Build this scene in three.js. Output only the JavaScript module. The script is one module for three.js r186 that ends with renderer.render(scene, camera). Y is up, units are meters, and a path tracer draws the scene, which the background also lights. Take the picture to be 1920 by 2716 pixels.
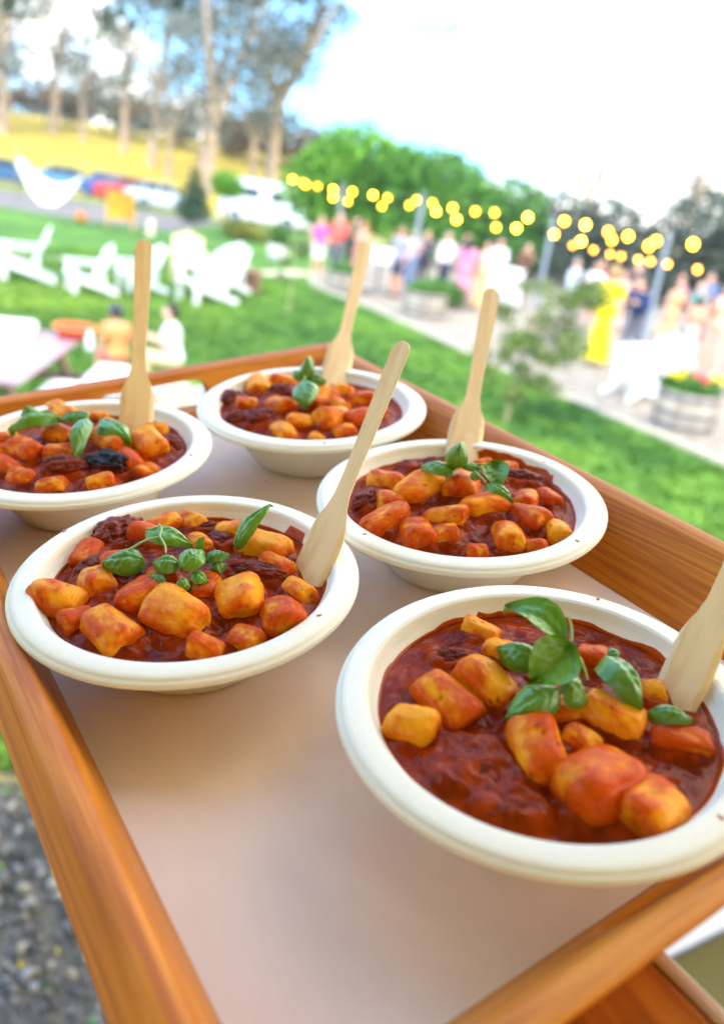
import * as THREE from 'three';
import { mergeGeometries, mergeVertices, toCreasedNormals } from 'three/addons/utils/BufferGeometryUtils.js';
import { RoundedBoxGeometry } from 'three/addons/geometries/RoundedBoxGeometry.js';
import { createNoise3D } from 'simplex-noise';

// ---------------------------------------------------------------- camera, sky, sun, exposure
const scene = new THREE.Scene();
const CAM_Y = 2.4;
const camera = new THREE.PerspectiveCamera(62.9, 723 / 1024, 0.02, 900);
camera.rotation.order = 'YXZ';
camera.position.set(0, CAM_Y, 0);
camera.rotation.set(THREE.MathUtils.degToRad(-20.5), 0, THREE.MathUtils.degToRad(8.5));
camera.focus = 0.43;
camera.userData.fStop = 4.9;
scene.add(camera);

const rng = (seed) => () => { seed = (seed + 0x6d2b79f5) | 0; let t = Math.imul(seed ^ (seed >>> 15), 1 | seed); t = (t + Math.imul(t ^ (t >>> 7), 61 | t)) ^ t; return ((t ^ (t >>> 14)) >>> 0) / 4294967296; };
const n3 = createNoise3D(rng(11));
const fbm = (x, y, z, o = 4) => { let s = 0, a = 0.5; for (let i = 0; i < o; i++) { s += a * n3(x, y, z); x *= 2.03; y *= 2.03; z *= 2.03; a *= 0.5; } return s; };
const lin0 = (r, g, b) => new THREE.Color().setRGB(r, g, b);
const { clamp, lerp, smoothstep, degToRad: R } = THREE.MathUtils;

{ // a bright, half clouded afternoon sky
  const W = 1024, H = 512, d = new Float32Array(W * H * 4);
  for (let j = 0; j < H; j++) {
    const el = ((j + 0.5) / H - 0.5) * Math.PI, y = Math.sin(el), c = Math.cos(el);
    for (let i = 0; i < W; i++) {
      const az = ((i + 0.5) / W - 0.5) * 2 * Math.PI, x = Math.cos(az) * c, z = Math.sin(az) * c;
      const up = Math.max(0, y), k = Math.pow(1 - up, 3);
      const blue = [lerp(0.10, 0.30, k), lerp(0.45, 0.82, k), lerp(1.1, 1.25, k)];
      // a high bank of white cloud on the right hand half, broken cloud elsewhere
      const bank = smoothstep(x * 0.8 - z * 0.25, 0.08, 0.5);
      const n = fbm(x * 2.6 + 3, y * 4.2, z * 2.6, 5) + 0.32 * fbm(x * 9, y * 15, z * 9, 3);
      const cl = clamp(smoothstep(n + bank * 0.75, 0.06, 0.42), 0, 1);
      const lit = 1.9 + 0.45 * fbm(x * 5, y * 7, z * 5 + 7, 3);
      const o = (j * W + i) * 4, cc = [lit, lit * 0.955, lit * 0.87];
      for (let q = 0; q < 3; q++) d[o + q] = lerp(blue[q], cc[q], cl) * (y < 0 ? 0.5 : 1);
      d[o + 3] = 1;
    }
  }
  const sky = new THREE.DataTexture(d, W, H, THREE.RGBAFormat, THREE.FloatType);
  sky.mapping = THREE.EquirectangularReflectionMapping; sky.magFilter = THREE.LinearFilter; sky.needsUpdate = true;
  scene.background = sky; scene.environment = sky;
}
scene.fog = new THREE.FogExp2(lin0(0.80, 0.90, 1.0), 0.0005);   // the bright haze that pales the far trees
const sun = new THREE.DirectionalLight(new THREE.Color(1, 0.93, 0.8), 2.0);
sun.name = 'sun';
sun.position.set(-22, 45, 33); sun.target.position.set(0, 0, -12);
sun.castShadow = true; sun.shadow.mapSize.set(4096, 4096); sun.shadow.radius = 1.5;
Object.assign(sun.shadow.camera, { left: -60, right: 60, top: 60, bottom: -60, near: 1, far: 220 });
scene.add(sun, sun.target);
const renderer = new THREE.WebGLRenderer({ antialias: true });
renderer.toneMapping = THREE.LinearToneMapping;
renderer.toneMappingExposure = 2.7;
renderer.shadowMap.enabled = true;

// ---------------------------------------------------------------- helpers
const V = (x, y, z) => new THREE.Vector3(x, y, z);
const used = new Map();
function numbered(name) { const n = used.get(name) ?? 0; used.set(name, n + 1); return n ? `${name}_${String(n).padStart(3, '0')}` : name; }
function tag(o, label, category, group) { o.userData = { label }; if (category) o.userData.category = category; if (group) o.userData.group = group; return o; }
function shade(o) { o.castShadow = true; o.receiveShadow = true; return o; }
function part(name, geo, mat, parent) { const m = shade(new THREE.Mesh(geo, mat)); m.name = name; parent.add(m); return m; }
function thing(name, label, category, group) { const o = new THREE.Group(); o.name = numbered(name); scene.add(o); return tag(o, label, category, group); }
function solo(name, geo, mat, label, category, group) { const m = shade(new THREE.Mesh(geo, mat)); m.name = numbered(name); scene.add(m); return tag(m, label, category, group); }
function struct(name, geo, mat) { const m = shade(new THREE.Mesh(geo, mat)); m.name = name; m.userData.kind = 'structure'; scene.add(m); return m; }
function copyOf(src, label) { const c = src.clone(); c.name = numbered(src.name.replace(/_\d{3}$/, '')); c.userData = { ...src.userData, label }; scene.add(c); return c; }
const merge = (list) => mergeGeometries(list.map((g) => { const k = g.index ? g.toNonIndexed() : g; for (const n of Object.keys(k.attributes)) if (!['position', 'normal', 'uv'].includes(n)) k.deleteAttribute(n); return k; }));
function box(w, h, d, x = 0, y = 0, z = 0, r = 0) { const g = r ? new RoundedBoxGeometry(w, h, d, 2, r) : new THREE.BoxGeometry(w, h, d); return g.translate(x, y, z); }
function rod(a, b, r0, r1 = r0, seg = 8) { const d = b.clone().sub(a), g = new THREE.CylinderGeometry(r1, r0, d.length(), seg, 1); g.applyQuaternion(new THREE.Quaternion().setFromUnitVectors(V(0, 1, 0), d.clone().normalize())); return g.translate((a.x + b.x) / 2, (a.y + b.y) / 2, (a.z + b.z) / 2); }
function tube(pts, r0, r1, seg = 8, n = 14) { // a tapering tube through points
  const c = new THREE.CatmullRomCurve3(pts), g = new THREE.TubeGeometry(c, n, 1, seg), p = g.attributes.position;
  for (let i = 0; i <= n; i++) { const q = c.getPointAt(i / n), r = lerp(r0, r1, i / n); for (let j = 0; j <= seg; j++) { const k = i * (seg + 1) + j; p.setXYZ(k, q.x + (p.getX(k) - q.x) * r, q.y + (p.getY(k) - q.y) * r, q.z + (p.getZ(k) - q.z) * r); } }
  g.computeVertexNormals(); return g;
}
function grain(g, axis) { // uv in metres, u along the grain
  const p = g.attributes.position, n = g.attributes.normal, uv = new Float32Array(p.count * 2), others = [0, 1, 2].filter((k) => k !== axis);
  for (let i = 0; i < p.count; i++) {
    const q = [p.getX(i), p.getY(i), p.getZ(i)], m = [n.getX(i), n.getY(i), n.getZ(i)].map(Math.abs);
    const o = m[others[0]] > m[others[1]] ? others[1] : others[0];
    uv[i * 2] = q[axis] + q[others[0]] * 0.13; uv[i * 2 + 1] = q[o] + q[o === others[0] ? others[1] : others[0]] * 0.7;
  }
  return g.setAttribute('uv', new THREE.BufferAttribute(uv, 2));
}
function tex(w, h, f, srgb, rx = 1, ry = 1) {
  const d = new Uint8Array(w * h * 4);
  for (let j = 0; j < h; j++) for (let i = 0; i < w; i++) { const c = f(i / w, j / h), o = (j * w + i) * 4; d[o] = 255 * clamp(c[0], 0, 1); d[o + 1] = 255 * clamp(c[1], 0, 1); d[o + 2] = 255 * clamp(c[2], 0, 1); d[o + 3] = 255; }
  const t = new THREE.DataTexture(d, w, h); t.wrapS = t.wrapT = THREE.RepeatWrapping; t.magFilter = THREE.LinearFilter; t.repeat.set(rx, ry);
  if (srgb) t.colorSpace = THREE.SRGBColorSpace; t.needsUpdate = true; return t;
}
// noise that tiles over the unit square
const tile = (u, v, fx, fy, s, o = 4) => { const a = u * 2 * Math.PI, b = v * 2 * Math.PI, k = 1 / (2 * Math.PI); return fbm(Math.cos(a) * fx * k + s, Math.sin(a) * fx * k + Math.cos(b) * fy * k * 0.7, Math.sin(b) * fy * k + s * 1.7, o); };
const toS = (x) => (x <= 0.0031308 ? x * 12.92 : 1.055 * Math.pow(x, 1 / 2.4) - 0.055);
const mix3 = (a, b, t) => [lerp(a[0], b[0], t), lerp(a[1], b[1], t), lerp(a[2], b[2], t)];
const S3 = (c) => c.map(toS);
const lin = (r, g, b) => new THREE.Color().setRGB(r, g, b);
const std = (r, g, b, rough = 0.7, extra = {}) => new THREE.MeshStandardMaterial({ color: lin(r, g, b), roughness: rough, ...extra });
function woodTex(a, b, fy, seed, rx, ry) { return tex(512, 512, (u, v) => { const s = tile(u, v, 3, fy, seed, 5) + 0.45 * tile(u, v, 9, fy * 3.2, seed + 5, 3); return S3(mix3(a, b, smoothstep(s, -0.42, 0.5))); }, true, rx, ry); }
const bumpTex = tex(256, 256, (u, v) => { const s = 0.5 + 0.6 * tile(u, v, 24, 24, 3, 4); return [s, s, s]; }, false);
const bumpAt = (rx, ry) => { const t = bumpTex.clone(); t.repeat.set(rx, ry ?? rx); t.needsUpdate = true; return t; };

// surface nets: a smooth mesh of the zero level of a field
function nets(field, lo, hi, cell) {
  const nx = Math.ceil((hi[0] - lo[0]) / cell) + 1, ny = Math.ceil((hi[1] - lo[1]) / cell) + 1, nz = Math.ceil((hi[2] - lo[2]) / cell) + 1;
  const f = new Float32Array(nx * ny * nz), at = (i, j, k) => (k * ny + j) * nx + i;
  for (let k = 0; k < nz; k++) for (let j = 0; j < ny; j++) for (let i = 0; i < nx; i++) f[at(i, j, k)] = field(lo[0] + i * cell, lo[1] + j * cell, lo[2] + k * cell);
  const id = new Int32Array(nx * ny * nz).fill(-1), P = [], I = [];
  for (let k = 0; k < nz - 1; k++) for (let j = 0; j < ny - 1; j++) for (let i = 0; i < nx - 1; i++) {
    let m = 0; const c = [];
    for (let q = 0; q < 8; q++) { const w = f[at(i + (q & 1), j + ((q >> 1) & 1), k + (q >> 2))]; c.push(w); if (w < 0) m |= 1 << q; }
    if (m === 0 || m === 255) continue;
    let x = 0, y = 0, z = 0, n = 0;
    for (let a = 0; a < 8; a++) for (const b of [1, 2, 4]) { if (a & b) continue; const e = a | b; if ((c[a] < 0) === (c[e] < 0)) continue; const t = c[a] / (c[a] - c[e]); x += (a & 1) + (b === 1 ? t : 0); y += ((a >> 1) & 1) + (b === 2 ? t : 0); z += (a >> 2) + (b === 4 ? t : 0); n++; }
    id[at(i, j, k)] = P.length / 3; P.push(lo[0] + (i + x / n) * cell, lo[1] + (j + y / n) * cell, lo[2] + (k + z / n) * cell);
  }
  const quad = (a, b, c, d, flip) => { if (a < 0 || b < 0 || c < 0 || d < 0) return; if (flip) I.push(a, c, b, a, d, c); else I.push(a, b, c, a, c, d); };
  for (let k = 1; k < nz - 1; k++) for (let j = 1; j < ny - 1; j++) for (let i = 1; i < nx - 1; i++) {
    const s = f[at(i, j, k)] < 0;
    if (s !== f[at(i + 1, j, k)] < 0) quad(id[at(i, j - 1, k - 1)], id[at(i, j, k - 1)], id[at(i, j, k)], id[at(i, j - 1, k)], !s);
    if (s !== f[at(i, j + 1, k)] < 0) quad(id[at(i - 1, j, k - 1)], id[at(i - 1, j, k)], id[at(i, j, k)], id[at(i, j, k - 1)], !s);
    if (s !== f[at(i, j, k + 1)] < 0) quad(id[at(i - 1, j - 1, k)], id[at(i, j - 1, k)], id[at(i, j, k)], id[at(i - 1, j, k)], !s);
  }
  const g = new THREE.BufferGeometry();
  g.setAttribute('position', new THREE.Float32BufferAttribute(P, 3)); g.setAttribute('uv', new THREE.Float32BufferAttribute(new Float32Array(P.length / 3 * 2), 2));
  g.setIndex(I); g.computeVertexNormals(); return g;
}
const smin = (a, b, k) => { const h = Math.max(k - Math.abs(a - b), 0) / k; return Math.min(a, b) - h * h * k * 0.25; };
function capsule(ax, ay, az, bx, by, bz, ra, rb) { // distance to a tapered capsule
  const dx = bx - ax, dy = by - ay, dz = bz - az, L = dx * dx + dy * dy + dz * dz || 1e-9;
  return (x, y, z) => { const t = clamp(((x - ax) * dx + (y - ay) * dy + (z - az) * dz) / L, 0, 1), ex = x - ax - dx * t, ey = y - ay - dy * t, ez = z - az - dz * t; return Math.sqrt(ex * ex + ey * ey + ez * ez) - lerp(ra, rb, t); };
}

// ---------------------------------------------------------------- materials of the near things
const bambooA = [0.66, 0.225, 0.013], bambooB = [0.44, 0.118, 0.005];
const bamboo = new THREE.MeshPhysicalMaterial({ map: woodTex(bambooA, bambooB, 14, 4, 1.6, 9), roughness: 0.46, specularIntensity: 0.45, clearcoat: 0.08, clearcoatRoughness: 0.15, bumpMap: bumpAt(10, 90), bumpScale: 0.00012 });
const ledgeWood = new THREE.MeshPhysicalMaterial({ map: woodTex([0.66, 0.22, 0.02], [0.42, 0.11, 0.008], 8, 9, 2, 5), roughness: 0.5, specularIntensity: 0.4, clearcoat: 0.05, clearcoatRoughness: 0.3 });
const birch = new THREE.MeshStandardMaterial({ map: woodTex([0.87, 0.66, 0.37], [0.77, 0.53, 0.26], 7, 21, 3, 9), roughness: 0.62, bumpMap: bumpAt(8, 60), bumpScale: 0.00005 });
const paperBase = new THREE.MeshStandardMaterial({ map: tex(256, 256, (u, v) => { const s = 0.05 * tile(u, v, 5, 5, 2, 4); return S3([0.90 + s, 0.70 + s, 0.58 + s]); }, true, 2, 2), roughness: 0.55, bumpMap: bumpAt(30), bumpScale: 0.00003 });
const fibre = new THREE.MeshStandardMaterial({ map: tex(256, 256, (u, v) => { const s = 0.018 * tile(u, v, 30, 30, 6, 3), k = tile(u, v, 60, 60, 40, 2) > 0.52 ? 0.8 : 1; return S3([(0.90 + s) * k, (0.865 + s) * k, (0.74 + s) * k]); }, true, 4, 1), roughness: 0.6, bumpMap: bumpAt(26, 7), bumpScale: 0.00012 });
const gnocchiSkin = new THREE.MeshPhysicalMaterial({ vertexColors: true, roughness: 0.42, specularIntensity: 0.06, clearcoat: 0.17, clearcoatRoughness: 0.05, bumpMap: bumpAt(3.4, 2), bumpScale: 0.00034 });
const meatSkin = new THREE.MeshPhysicalMaterial({ vertexColors: true, roughness: 0.38, specularIntensity: 0.15, clearcoat: 0.22, clearcoatRoughness: 0.08, bumpMap: bumpAt(4, 3), bumpScale: 0.0006 });
const sauceSkin = new THREE.MeshPhysicalMaterial({ vertexColors: true, roughness: 0.35, specularIntensity: 0.04, clearcoat: 0.21, clearcoatRoughness: 0.015, bumpMap: bumpAt(1.3, 1.3), bumpScale: 0.0002 });
const leafSkin = new THREE.MeshPhysicalMaterial({ vertexColors: true, roughness: 0.36, clearcoat: 0.3, clearcoatRoughness: 0.25 });
const dropSkin = std(0.42, 0.09, 0.008, 0.3);
const herbSkin = std(0.02, 0.03, 0.008, 0.6);

// ---------------------------------------------------------------- the tray and its frame
const trayBasis = new THREE.Matrix4().set(0.99206, -0.11085, 0.05948, 0.0303, 0.11784, 0.98439, -0.13076, CAM_Y - 0.26925, -0.04406, 0.13673, 0.98963, -0.0374, 0, 0, 0, 1);
const trayQ = new THREE.Quaternion().setFromRotationMatrix(trayBasis);
function onTray(o, x, y, z, turn = 0) { o.position.set(x, y, z).applyMatrix4(trayBasis); o.quaternion.copy(trayQ).multiply(new THREE.Quaternion().setFromAxisAngle(V(0, 1, 0), turn)); return o; }
const TURN = R(33.2);

const tray = onTray(thing('serving_tray', 'bamboo serving tray with raised rails and cut-out handles holding five bowls', 'tray'), 0, 0, 0, TURN);
{
  // heights from the bowls' frame: floor at -0.003, rail tops at 0.037; every inner face slopes outwards
  const HB = -0.003, HT = 0.037, k = (h) => (h - HB) / (HT - HB), HU = -0.0125;
  const S = { // inner and outer face of each side as a function of height
    left: [(h) => lerp(0.053, 0.0392, k(h)), (h) => lerp(0.0235, 0.0275, k(h))], right: [(h) => lerp(0.358, 0.390, k(h)), (h) => lerp(0.3715, 0.4025, k(h))],
    near: [(h) => lerp(-0.119, -0.0955, k(h)), (h) => lerp(-0.106, -0.0832, k(h))], far: [(h) => lerp(-0.632, -0.664, k(h)), (h) => lerp(-0.646, -0.677, k(h))],
  };
  const at = ([i, o], a, h) => lerp(i(h), o(h), a), ring = [[0, HB], [0, HT - 0.0025], [0.07, HT - 0.0008], [0.2, HT], [0.8, HT], [0.93, HT - 0.0008], [1, HT - 0.0025], [1, HU]];
  const tidy = (P, I, axis) => { const g = new THREE.BufferGeometry(); g.setAttribute('position', new THREE.Float32BufferAttribute(P, 3)); g.setIndex(I); g.computeVertexNormals(); return grain(toCreasedNormals(g, 0.5), axis); };
  const side = (s, flip) => { const P = [], I = []; ring.forEach(([a, h], i) => { P.push(at(s, a, h), h, at(S.near, a, h), at(s, a, h), h, at(S.far, a, h)); if (i) { const m = i * 2; if (flip) I.push(m - 2, m, m - 1, m, m + 1, m - 1); else I.push(m - 2, m - 1, m, m, m - 1, m + 1); } }); return tidy(P, I, 2); };
  part('side_rail', side(S.left, true), bamboo, tray); part('side_rail', side(S.right, false), bamboo, tray);
  const end = (s, flip, y0, y1) => {
    const P = [], I = [], tri = (x, y, z, f) => (f ? I.push(x, z, y) : I.push(x, y, z)), hw = 0.047, mid = 0.2176, r = (y1 - y0) * 0.42, hole = [];
    for (const [cx, cy, a0] of [[mid + hw - r, y0 + r, -90], [mid + hw - r, y1 - r, 0], [mid - hw + r, y1 - r, 90], [mid - hw + r, y0 + r, 180]]) for (let i = 0; i <= 8; i++) hole.push(new THREE.Vector2(cx + r * Math.cos(R(a0 + i * 11.25)), cy + r * Math.sin(R(a0 + i * 11.25))));
    for (const a of [0, 1]) { // both faces with the handle slot cut out
      const lo = a ? HU : HB, hi = HT - 0.0025, edge = []; for (let i = 0; i <= 12; i++) edge.push(new THREE.Vector2(lerp(at(S.left, a, lo), at(S.right, a, lo), i / 12), lo)); for (let i = 0; i <= 12; i++) edge.push(new THREE.Vector2(lerp(at(S.right, a, hi), at(S.left, a, hi), i / 12), hi));
      const o = P.length / 3; for (const v of [...edge, ...hole]) P.push(v.x, v.y, at(s, a, v.y));
      for (const [x, y, z] of THREE.ShapeUtils.triangulateShape(edge, [hole])) tri(o + x, o + y, o + z, flip !== (a === 1));
    }
    const o = P.length / 3, n = hole.length; for (const a of [0, 0.5, 1]) for (const v of hole) P.push(v.x, v.y, at(s, a, v.y));
    for (let q = 0; q < 2; q++) for (let i = 0; i < n; i++) { const x = o + q * n + i, y = o + q * n + (i + 1) % n; tri(x, y, x + n, flip); tri(y, y + n, x + n, flip); }
    const t = P.length / 3; ring.slice(1, 7).forEach(([a, h], i) => { P.push(at(S.left, a, h), h, at(s, a, h), at(S.right, a, h), h, at(s, a, h)); if (i) { const m = t + i * 2; tri(m - 2, m - 1, m, flip); tri(m, m - 1, m + 1, flip); } });
    return tidy(P, I, 0);
  };
  part('end_rail', end(S.far, false, 0.008, 0.0295), bamboo, tray).userData.label = 'far end rail with an open handle slot';
  part('end_rail', end(S.near, true, 0.006, 0.0285), bamboo, tray).userData.label = 'near end rail with an open handle slot';
  const base = part('base_panel', box(0.358 - 0.053 + 0.004, 0.008, 0.513 + 0.004, (0.358 + 0.053) / 2, HB - 0.0041, -0.3755), paperBase, tray);
  base.userData.label = 'smooth pale beige base panel';
  { const q = rng(31), list = []; for (let i = 0; i < 26; i++) { const s = 0.25 + q() * 0.5; list.push(new THREE.SphereGeometry(0.0007, 6, 4).scale(s * 1.5, s * 0.6, s).rotateY(q() * 6).translate(0.07 + q() * 0.27, HB + 0.0002, -0.15 - q() * 0.44)); } part('crumbs', merge(list), std(0.12, 0.05, 0.02, 0.8), tray).userData.kind = 'stuff'; }
}
const ledge = onTray(thing('serving_ledge', 'orange brown wooden ledge jutting out under the near end of the tray', 'ledge'), 0, 0, 0, TURN);
for (const [a, b] of [[0.06, 0.1055], [0.107, 0.1525], [0.154, 0.198]]) part('plank', grain(box(b - a, 0.022, 0.75, (a + b) / 2, -0.0246, -0.02, 0.003), 2), ledgeWood, ledge);
part('edge_strip', grain(box(0.006, 0.026, 0.75, 0.2015, -0.0255, -0.02, 0.002), 2), std(0.72, 0.55, 0.48, 0.4), ledge);

// ---------------------------------------------------------------- bowls, sauce, dumplings, meat, basil
const RIM = 0.0882;
const bowlProfile = [[0, -0.0022], [0.0425, -0.0022], [0.044, -0.0029], [0.0460, -0.0016], [0.0515, 0.0060], [0.0622, 0.0210], [0.0718, 0.0345], [0.0742, 0.0376], [0.0752, 0.0384]];
const rimProfile = [[0.0752, 0.0384], [0.0775, 0.0392], [0.0862, 0.0378], [0.0872, 0.0367], [RIM - 0.0003, 0.0364], [RIM, 0.0369], [RIM, 0.0385], [RIM - 0.0004, 0.0392], [RIM - 0.0013, 0.0397], [RIM - 0.0019, 0.0399], [RIM - 0.0023, 0.0405], [RIM - 0.0030, 0.0411], [RIM - 0.0048, 0.0417], [0.0795, 0.0420], [0.0768, 0.0421], [0.0757, 0.0418], [0.0750, 0.0411]];
const wallProfile = [[0.0750, 0.0411], [0.0742, 0.0396], [0.0734, 0.0376], [0.0728, 0.0368], [0.0721, 0.0362], [0.0610, 0.0215], [0.0505, 0.0075], [0.0475, 0.0030], [0.044, 0.0012], [0, 0.0010]];
const lathe = (p) => new THREE.LatheGeometry(p.map(([r, y]) => new THREE.Vector2(r, y)), 144);
const bowlGeo = mergeGeometries([lathe(bowlProfile), lathe(wallProfile)]), rimGeo = lathe(rimProfile);
const wallR = (y) => { for (let k = 1; k < wallProfile.length; k++) if (y >= wallProfile[k][1]) { const [r1, y1] = wallProfile[k - 1], [r0, y0] = wallProfile[k]; return lerp(r0, r1, clamp((y - y0) / (y1 - y0), 0, 1)); } return 0.05; };

const BOWLS = [
  { at: [0.0788, -0.2728], where: 'nearest bowl', label: 'white fibre bowl nearest the camera at the front right of the tray', heap: 2.5, seed: 1 },
  { at: [-0.0890, -0.3648], where: 'front left bowl', label: 'white fibre bowl at the left rail in front, fork leaning right across it', heap: 4.5, seed: 2 },
  { at: [0.0602, -0.4590], where: 'middle right bowl', label: 'white fibre bowl beside the right rail, sauce smeared up its back wall', heap: 5.5, seed: 3 },
  { at: [-0.0405, -0.6115], where: 'farthest bowl', label: 'white fibre bowl standing in the far corner of the tray', heap: 6, seed: 4 },
  { at: [-0.1925, -0.5217], where: 'back left bowl', label: 'white fibre bowl cut off by the left picture edge, beside the handle slot', heap: 6, seed: 5 },
];
// pieces: x, z, length, width (mm, from the bowl's centre), turn (degrees), how red the coating is, look
const GN = [
  [[-57, 13, 23, 19, -27, .05, 'pale yellow gnocchi against the left wall'], [-42, -1, 31, 21, -51, .62, 'red coated gnocchi second from the left wall'], [-24, -11, 28, 22, -43, .34, 'tan gnocchi left of the basil sprig'], [-20, -52, 20, 13, -40, .25, 'flat pale gnocchi at the back wall'], [-14, -36, 16, 15, -31, .35, 'gnocchi half hidden behind the dark basil leaf'], [47, -10, 13, 14, 2, .3, 'small gnocchi at the fork tip'], [5, 5, 18, 14, 15, .3, 'small golden gnocchi under the basil sprig'], [26, 7, 30, 21, -33, .1, 'large pale gnocchi right of the sprig'], [-8, 28, 32, 21, -81, .5, 'upright red and cream gnocchi in the middle'], [10, 22, 15, 14, -43, .4, 'small gnocchi between the two big middle ones'], [13, 44, 37, 27, 32, .78, 'largest red gnocchi near the front'], [29, 54, 27, 23, 47, .42, 'orange gnocchi at the front right wall'], [50, 19, 25, 14, -5, .85, 'low red gnocchi beneath the lone basil leaf'], [28, -33, 16, 15, -15, .97, 'dark red glossy gnocchi behind the sprig']],
  [[-60, 22, 31, 22, -17, .4, 'gnocchi against the left wall, red on one end'], [-44, 10, 21, 20, -59, .45, 'round orange gnocchi left of the basil'], [-27, 47, 33, 22, -43, .45, 'gnocchi at the front left'], [-20, 22, 26, 19, 61, .7, 'red gnocchi left of the largest one'], [3, 37, 34, 26, -33, .3, 'largest gnocchi in the middle front'], [12, 12, 20, 15, 82, .65, 'small red gnocchi below the basil leaves'], [30, 22, 28, 24, -77, .08, 'pale herb flecked gnocchi right of the middle'], [51, 33, 27, 23, -67, .7, 'brown red gnocchi at the right wall'], [58, 10, 19, 14, -43, .15, 'yellow gnocchi beside the fork tip'], [36, -29, 31, 22, -24, .22, 'pale orange gnocchi under the upright leaf'], [16, -47, 21, 17, -7, .4, 'orange gnocchi at the back right'], [-10, -59, 20, 15, -32, .3, 'gnocchi at the back wall in the middle'], [-25, -54, 25, 16, 34, .38, 'tan gnocchi on top of the heap at the back'], [-28, -41, 28, 16, -16, .68, 'red gnocchi behind the leaf stem'], [-59, -24, 25, 16, 82, .8, 'sauce covered gnocchi at the left back'], [19, 58, 18, 14, -13, .4, 'sunken gnocchi at the front wall'], [1, -32, 18, 13, -59, .3, 'tan gnocchi behind the leaf cluster'], [-39, -9, 21, 17, 20, .75, 'red gnocchi left of the forked pale stem'], [45, -10, 20, 16, -30, .6, 'orange gnocchi just above the long meat strip'], [-46, 38, 17, 14, 40, .7, 'small red gnocchi at the front left wall'], [36, 50, 18, 15, -30, .55, 'orange red gnocchi at the front right wall'], [-13, 5, 18, 15, 10, .8, 'dark red gnocchi under the leaf cluster']],
  [[-45, -20, 24, 17, -38, .4, 'orange gnocchi at the left back'], [-24, -8, 36, 24, 49, .12, 'large yellow gnocchi with green herbs on it'], [-46, 29, 33, 18, 38, .7, 'red gnocchi at the left front rim'], [-28, 44, 26, 19, -82, .75, 'bright red gnocchi at the front'], [-11, 28, 25, 16, -22, .3, 'orange gnocchi front of the basil'], [2, -10, 29, 22, 68, .5, 'peaked orange gnocchi just under the basil'], [14, 13, 36, 20, 34, .48, 'long gnocchi in the centre'], [23, 46, 22, 18, -87, .35, 'glossy round gnocchi at the front'], [38, 22, 28, 16, -55, .8, 'shiny red gnocchi right of the centre'], [53, 37, 17, 15, -84, .05, 'small yellow gnocchi at the right wall'], [37, 53, 16, 12, -18, .8, 'low red gnocchi at the front right'], [35, -48, 18, 13, 24, .55, 'brown gnocchi below the wall smear'], [19, -53, 14, 11, 3, .4, 'small gnocchi at the back wall'], [55, -5, 18, 13, -69, .75, 'sauce covered gnocchi at the right'], [4, 60, 13, 11, 2, .75, 'sunken red gnocchi at the front wall'], [-8, -31, 20, 16, 30, .5, 'orange gnocchi hidden behind the basil sprig'], [-43, 7, 19, 15, 10, .65, 'red gnocchi between the large yellow one and the left wall'], [24, -34, 19, 15, -20, .5, 'orange gnocchi left of the glossy meat'], [-13, 46, 17, 14, 15, .6, 'red orange gnocchi between the front ones'], [40, 2, 18, 15, 70, .55, 'orange gnocchi beside the right hand leaf']],
  [[-46, -42, 30, 22, -78, .3, 'upright orange gnocchi at the left back'], [-28, -55, 22, 16, 4, .5, 'gnocchi behind the upright one'], [-24, 8, 26, 18, -53, .5, 'brown orange gnocchi left of the basil'], [7, -4, 29, 20, 61, .55, 'tall red gnocchi right of the basil'], [21, -27, 23, 17, -72, .2, 'shiny pale gnocchi before the fork'], [-7, 37, 21, 14, 3, .08, 'yellow oval gnocchi near the front'], [-18, 51, 29, 15, -60, .3, 'wedge shaped gnocchi at the front wall'], [17, 30, 31, 20, 54, .4, 'orange gnocchi right of the front'], [39, -8, 24, 18, 4, .65, 'red gnocchi at the right wall'], [7, 60, 14, 10, -52, .15, 'smallest gnocchi at the front wall'], [37, 28, 27, 18, 38, .85, 'dark red gnocchi at the right front'], [-4, -27, 20, 16, 4, .6, 'gnocchi behind the basil'], [-50, 2, 18, 15, 10, .55, 'orange gnocchi above the dark meat chunk'], [22, 10, 18, 15, -40, .4, 'golden gnocchi between the red ones'], [26, 48, 18, 14, 20, .55, 'orange gnocchi right of the smallest one'], [50, 10, 17, 14, 60, .6, 'small red gnocchi at the far right wall']],
  [[-35, -66, 30, 20, -45, .2, 'pointed pale gnocchi at the back wall'], [-55, -8, 21, 18, 56, .3, 'pale gnocchi cut by the picture edge'], [-33, 12, 27, 20, -32, .55, 'orange red gnocchi left of the middle'], [-20, -16, 25, 18, -27, .15, 'pale gnocchi between the basil leaves'], [18, -5, 36, 20, -40, .25, 'large gnocchi above the charred meat'], [44, -6, 32, 23, -50, .1, 'pale gnocchi at the right wall'], [-1, 56, 19, 13, 3, .6, 'orange gnocchi at the front wall'], [-6, -60, 17, 12, 3, .35, 'small gnocchi behind the basil'], [52, 31, 17, 13, 48, .6, 'red gnocchi at the right front'], [-39, 31, 21, 14, -31, .85, 'sunken red gnocchi at the left front'], [44, -36, 16, 13, 3, .3, 'small gnocchi beside the fork'], [40, 23, 22, 16, -52, .9, 'sauce covered gnocchi behind the charred meat'], [-10, 16, 19, 15, 20, .5, 'orange gnocchi left of the charred meat'], [14, -30, 20, 16, -15, .4, 'golden gnocchi in front of the fork'], [-50, 12, 18, 15, 30, .6, 'red gnocchi near the cut off pale one'], [28, 50, 18, 14, 25, .5, 'orange gnocchi right of the front one'], [-22, 46, 17, 14, -20, .65, 'red gnocchi at the front left wall']],
];
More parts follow.
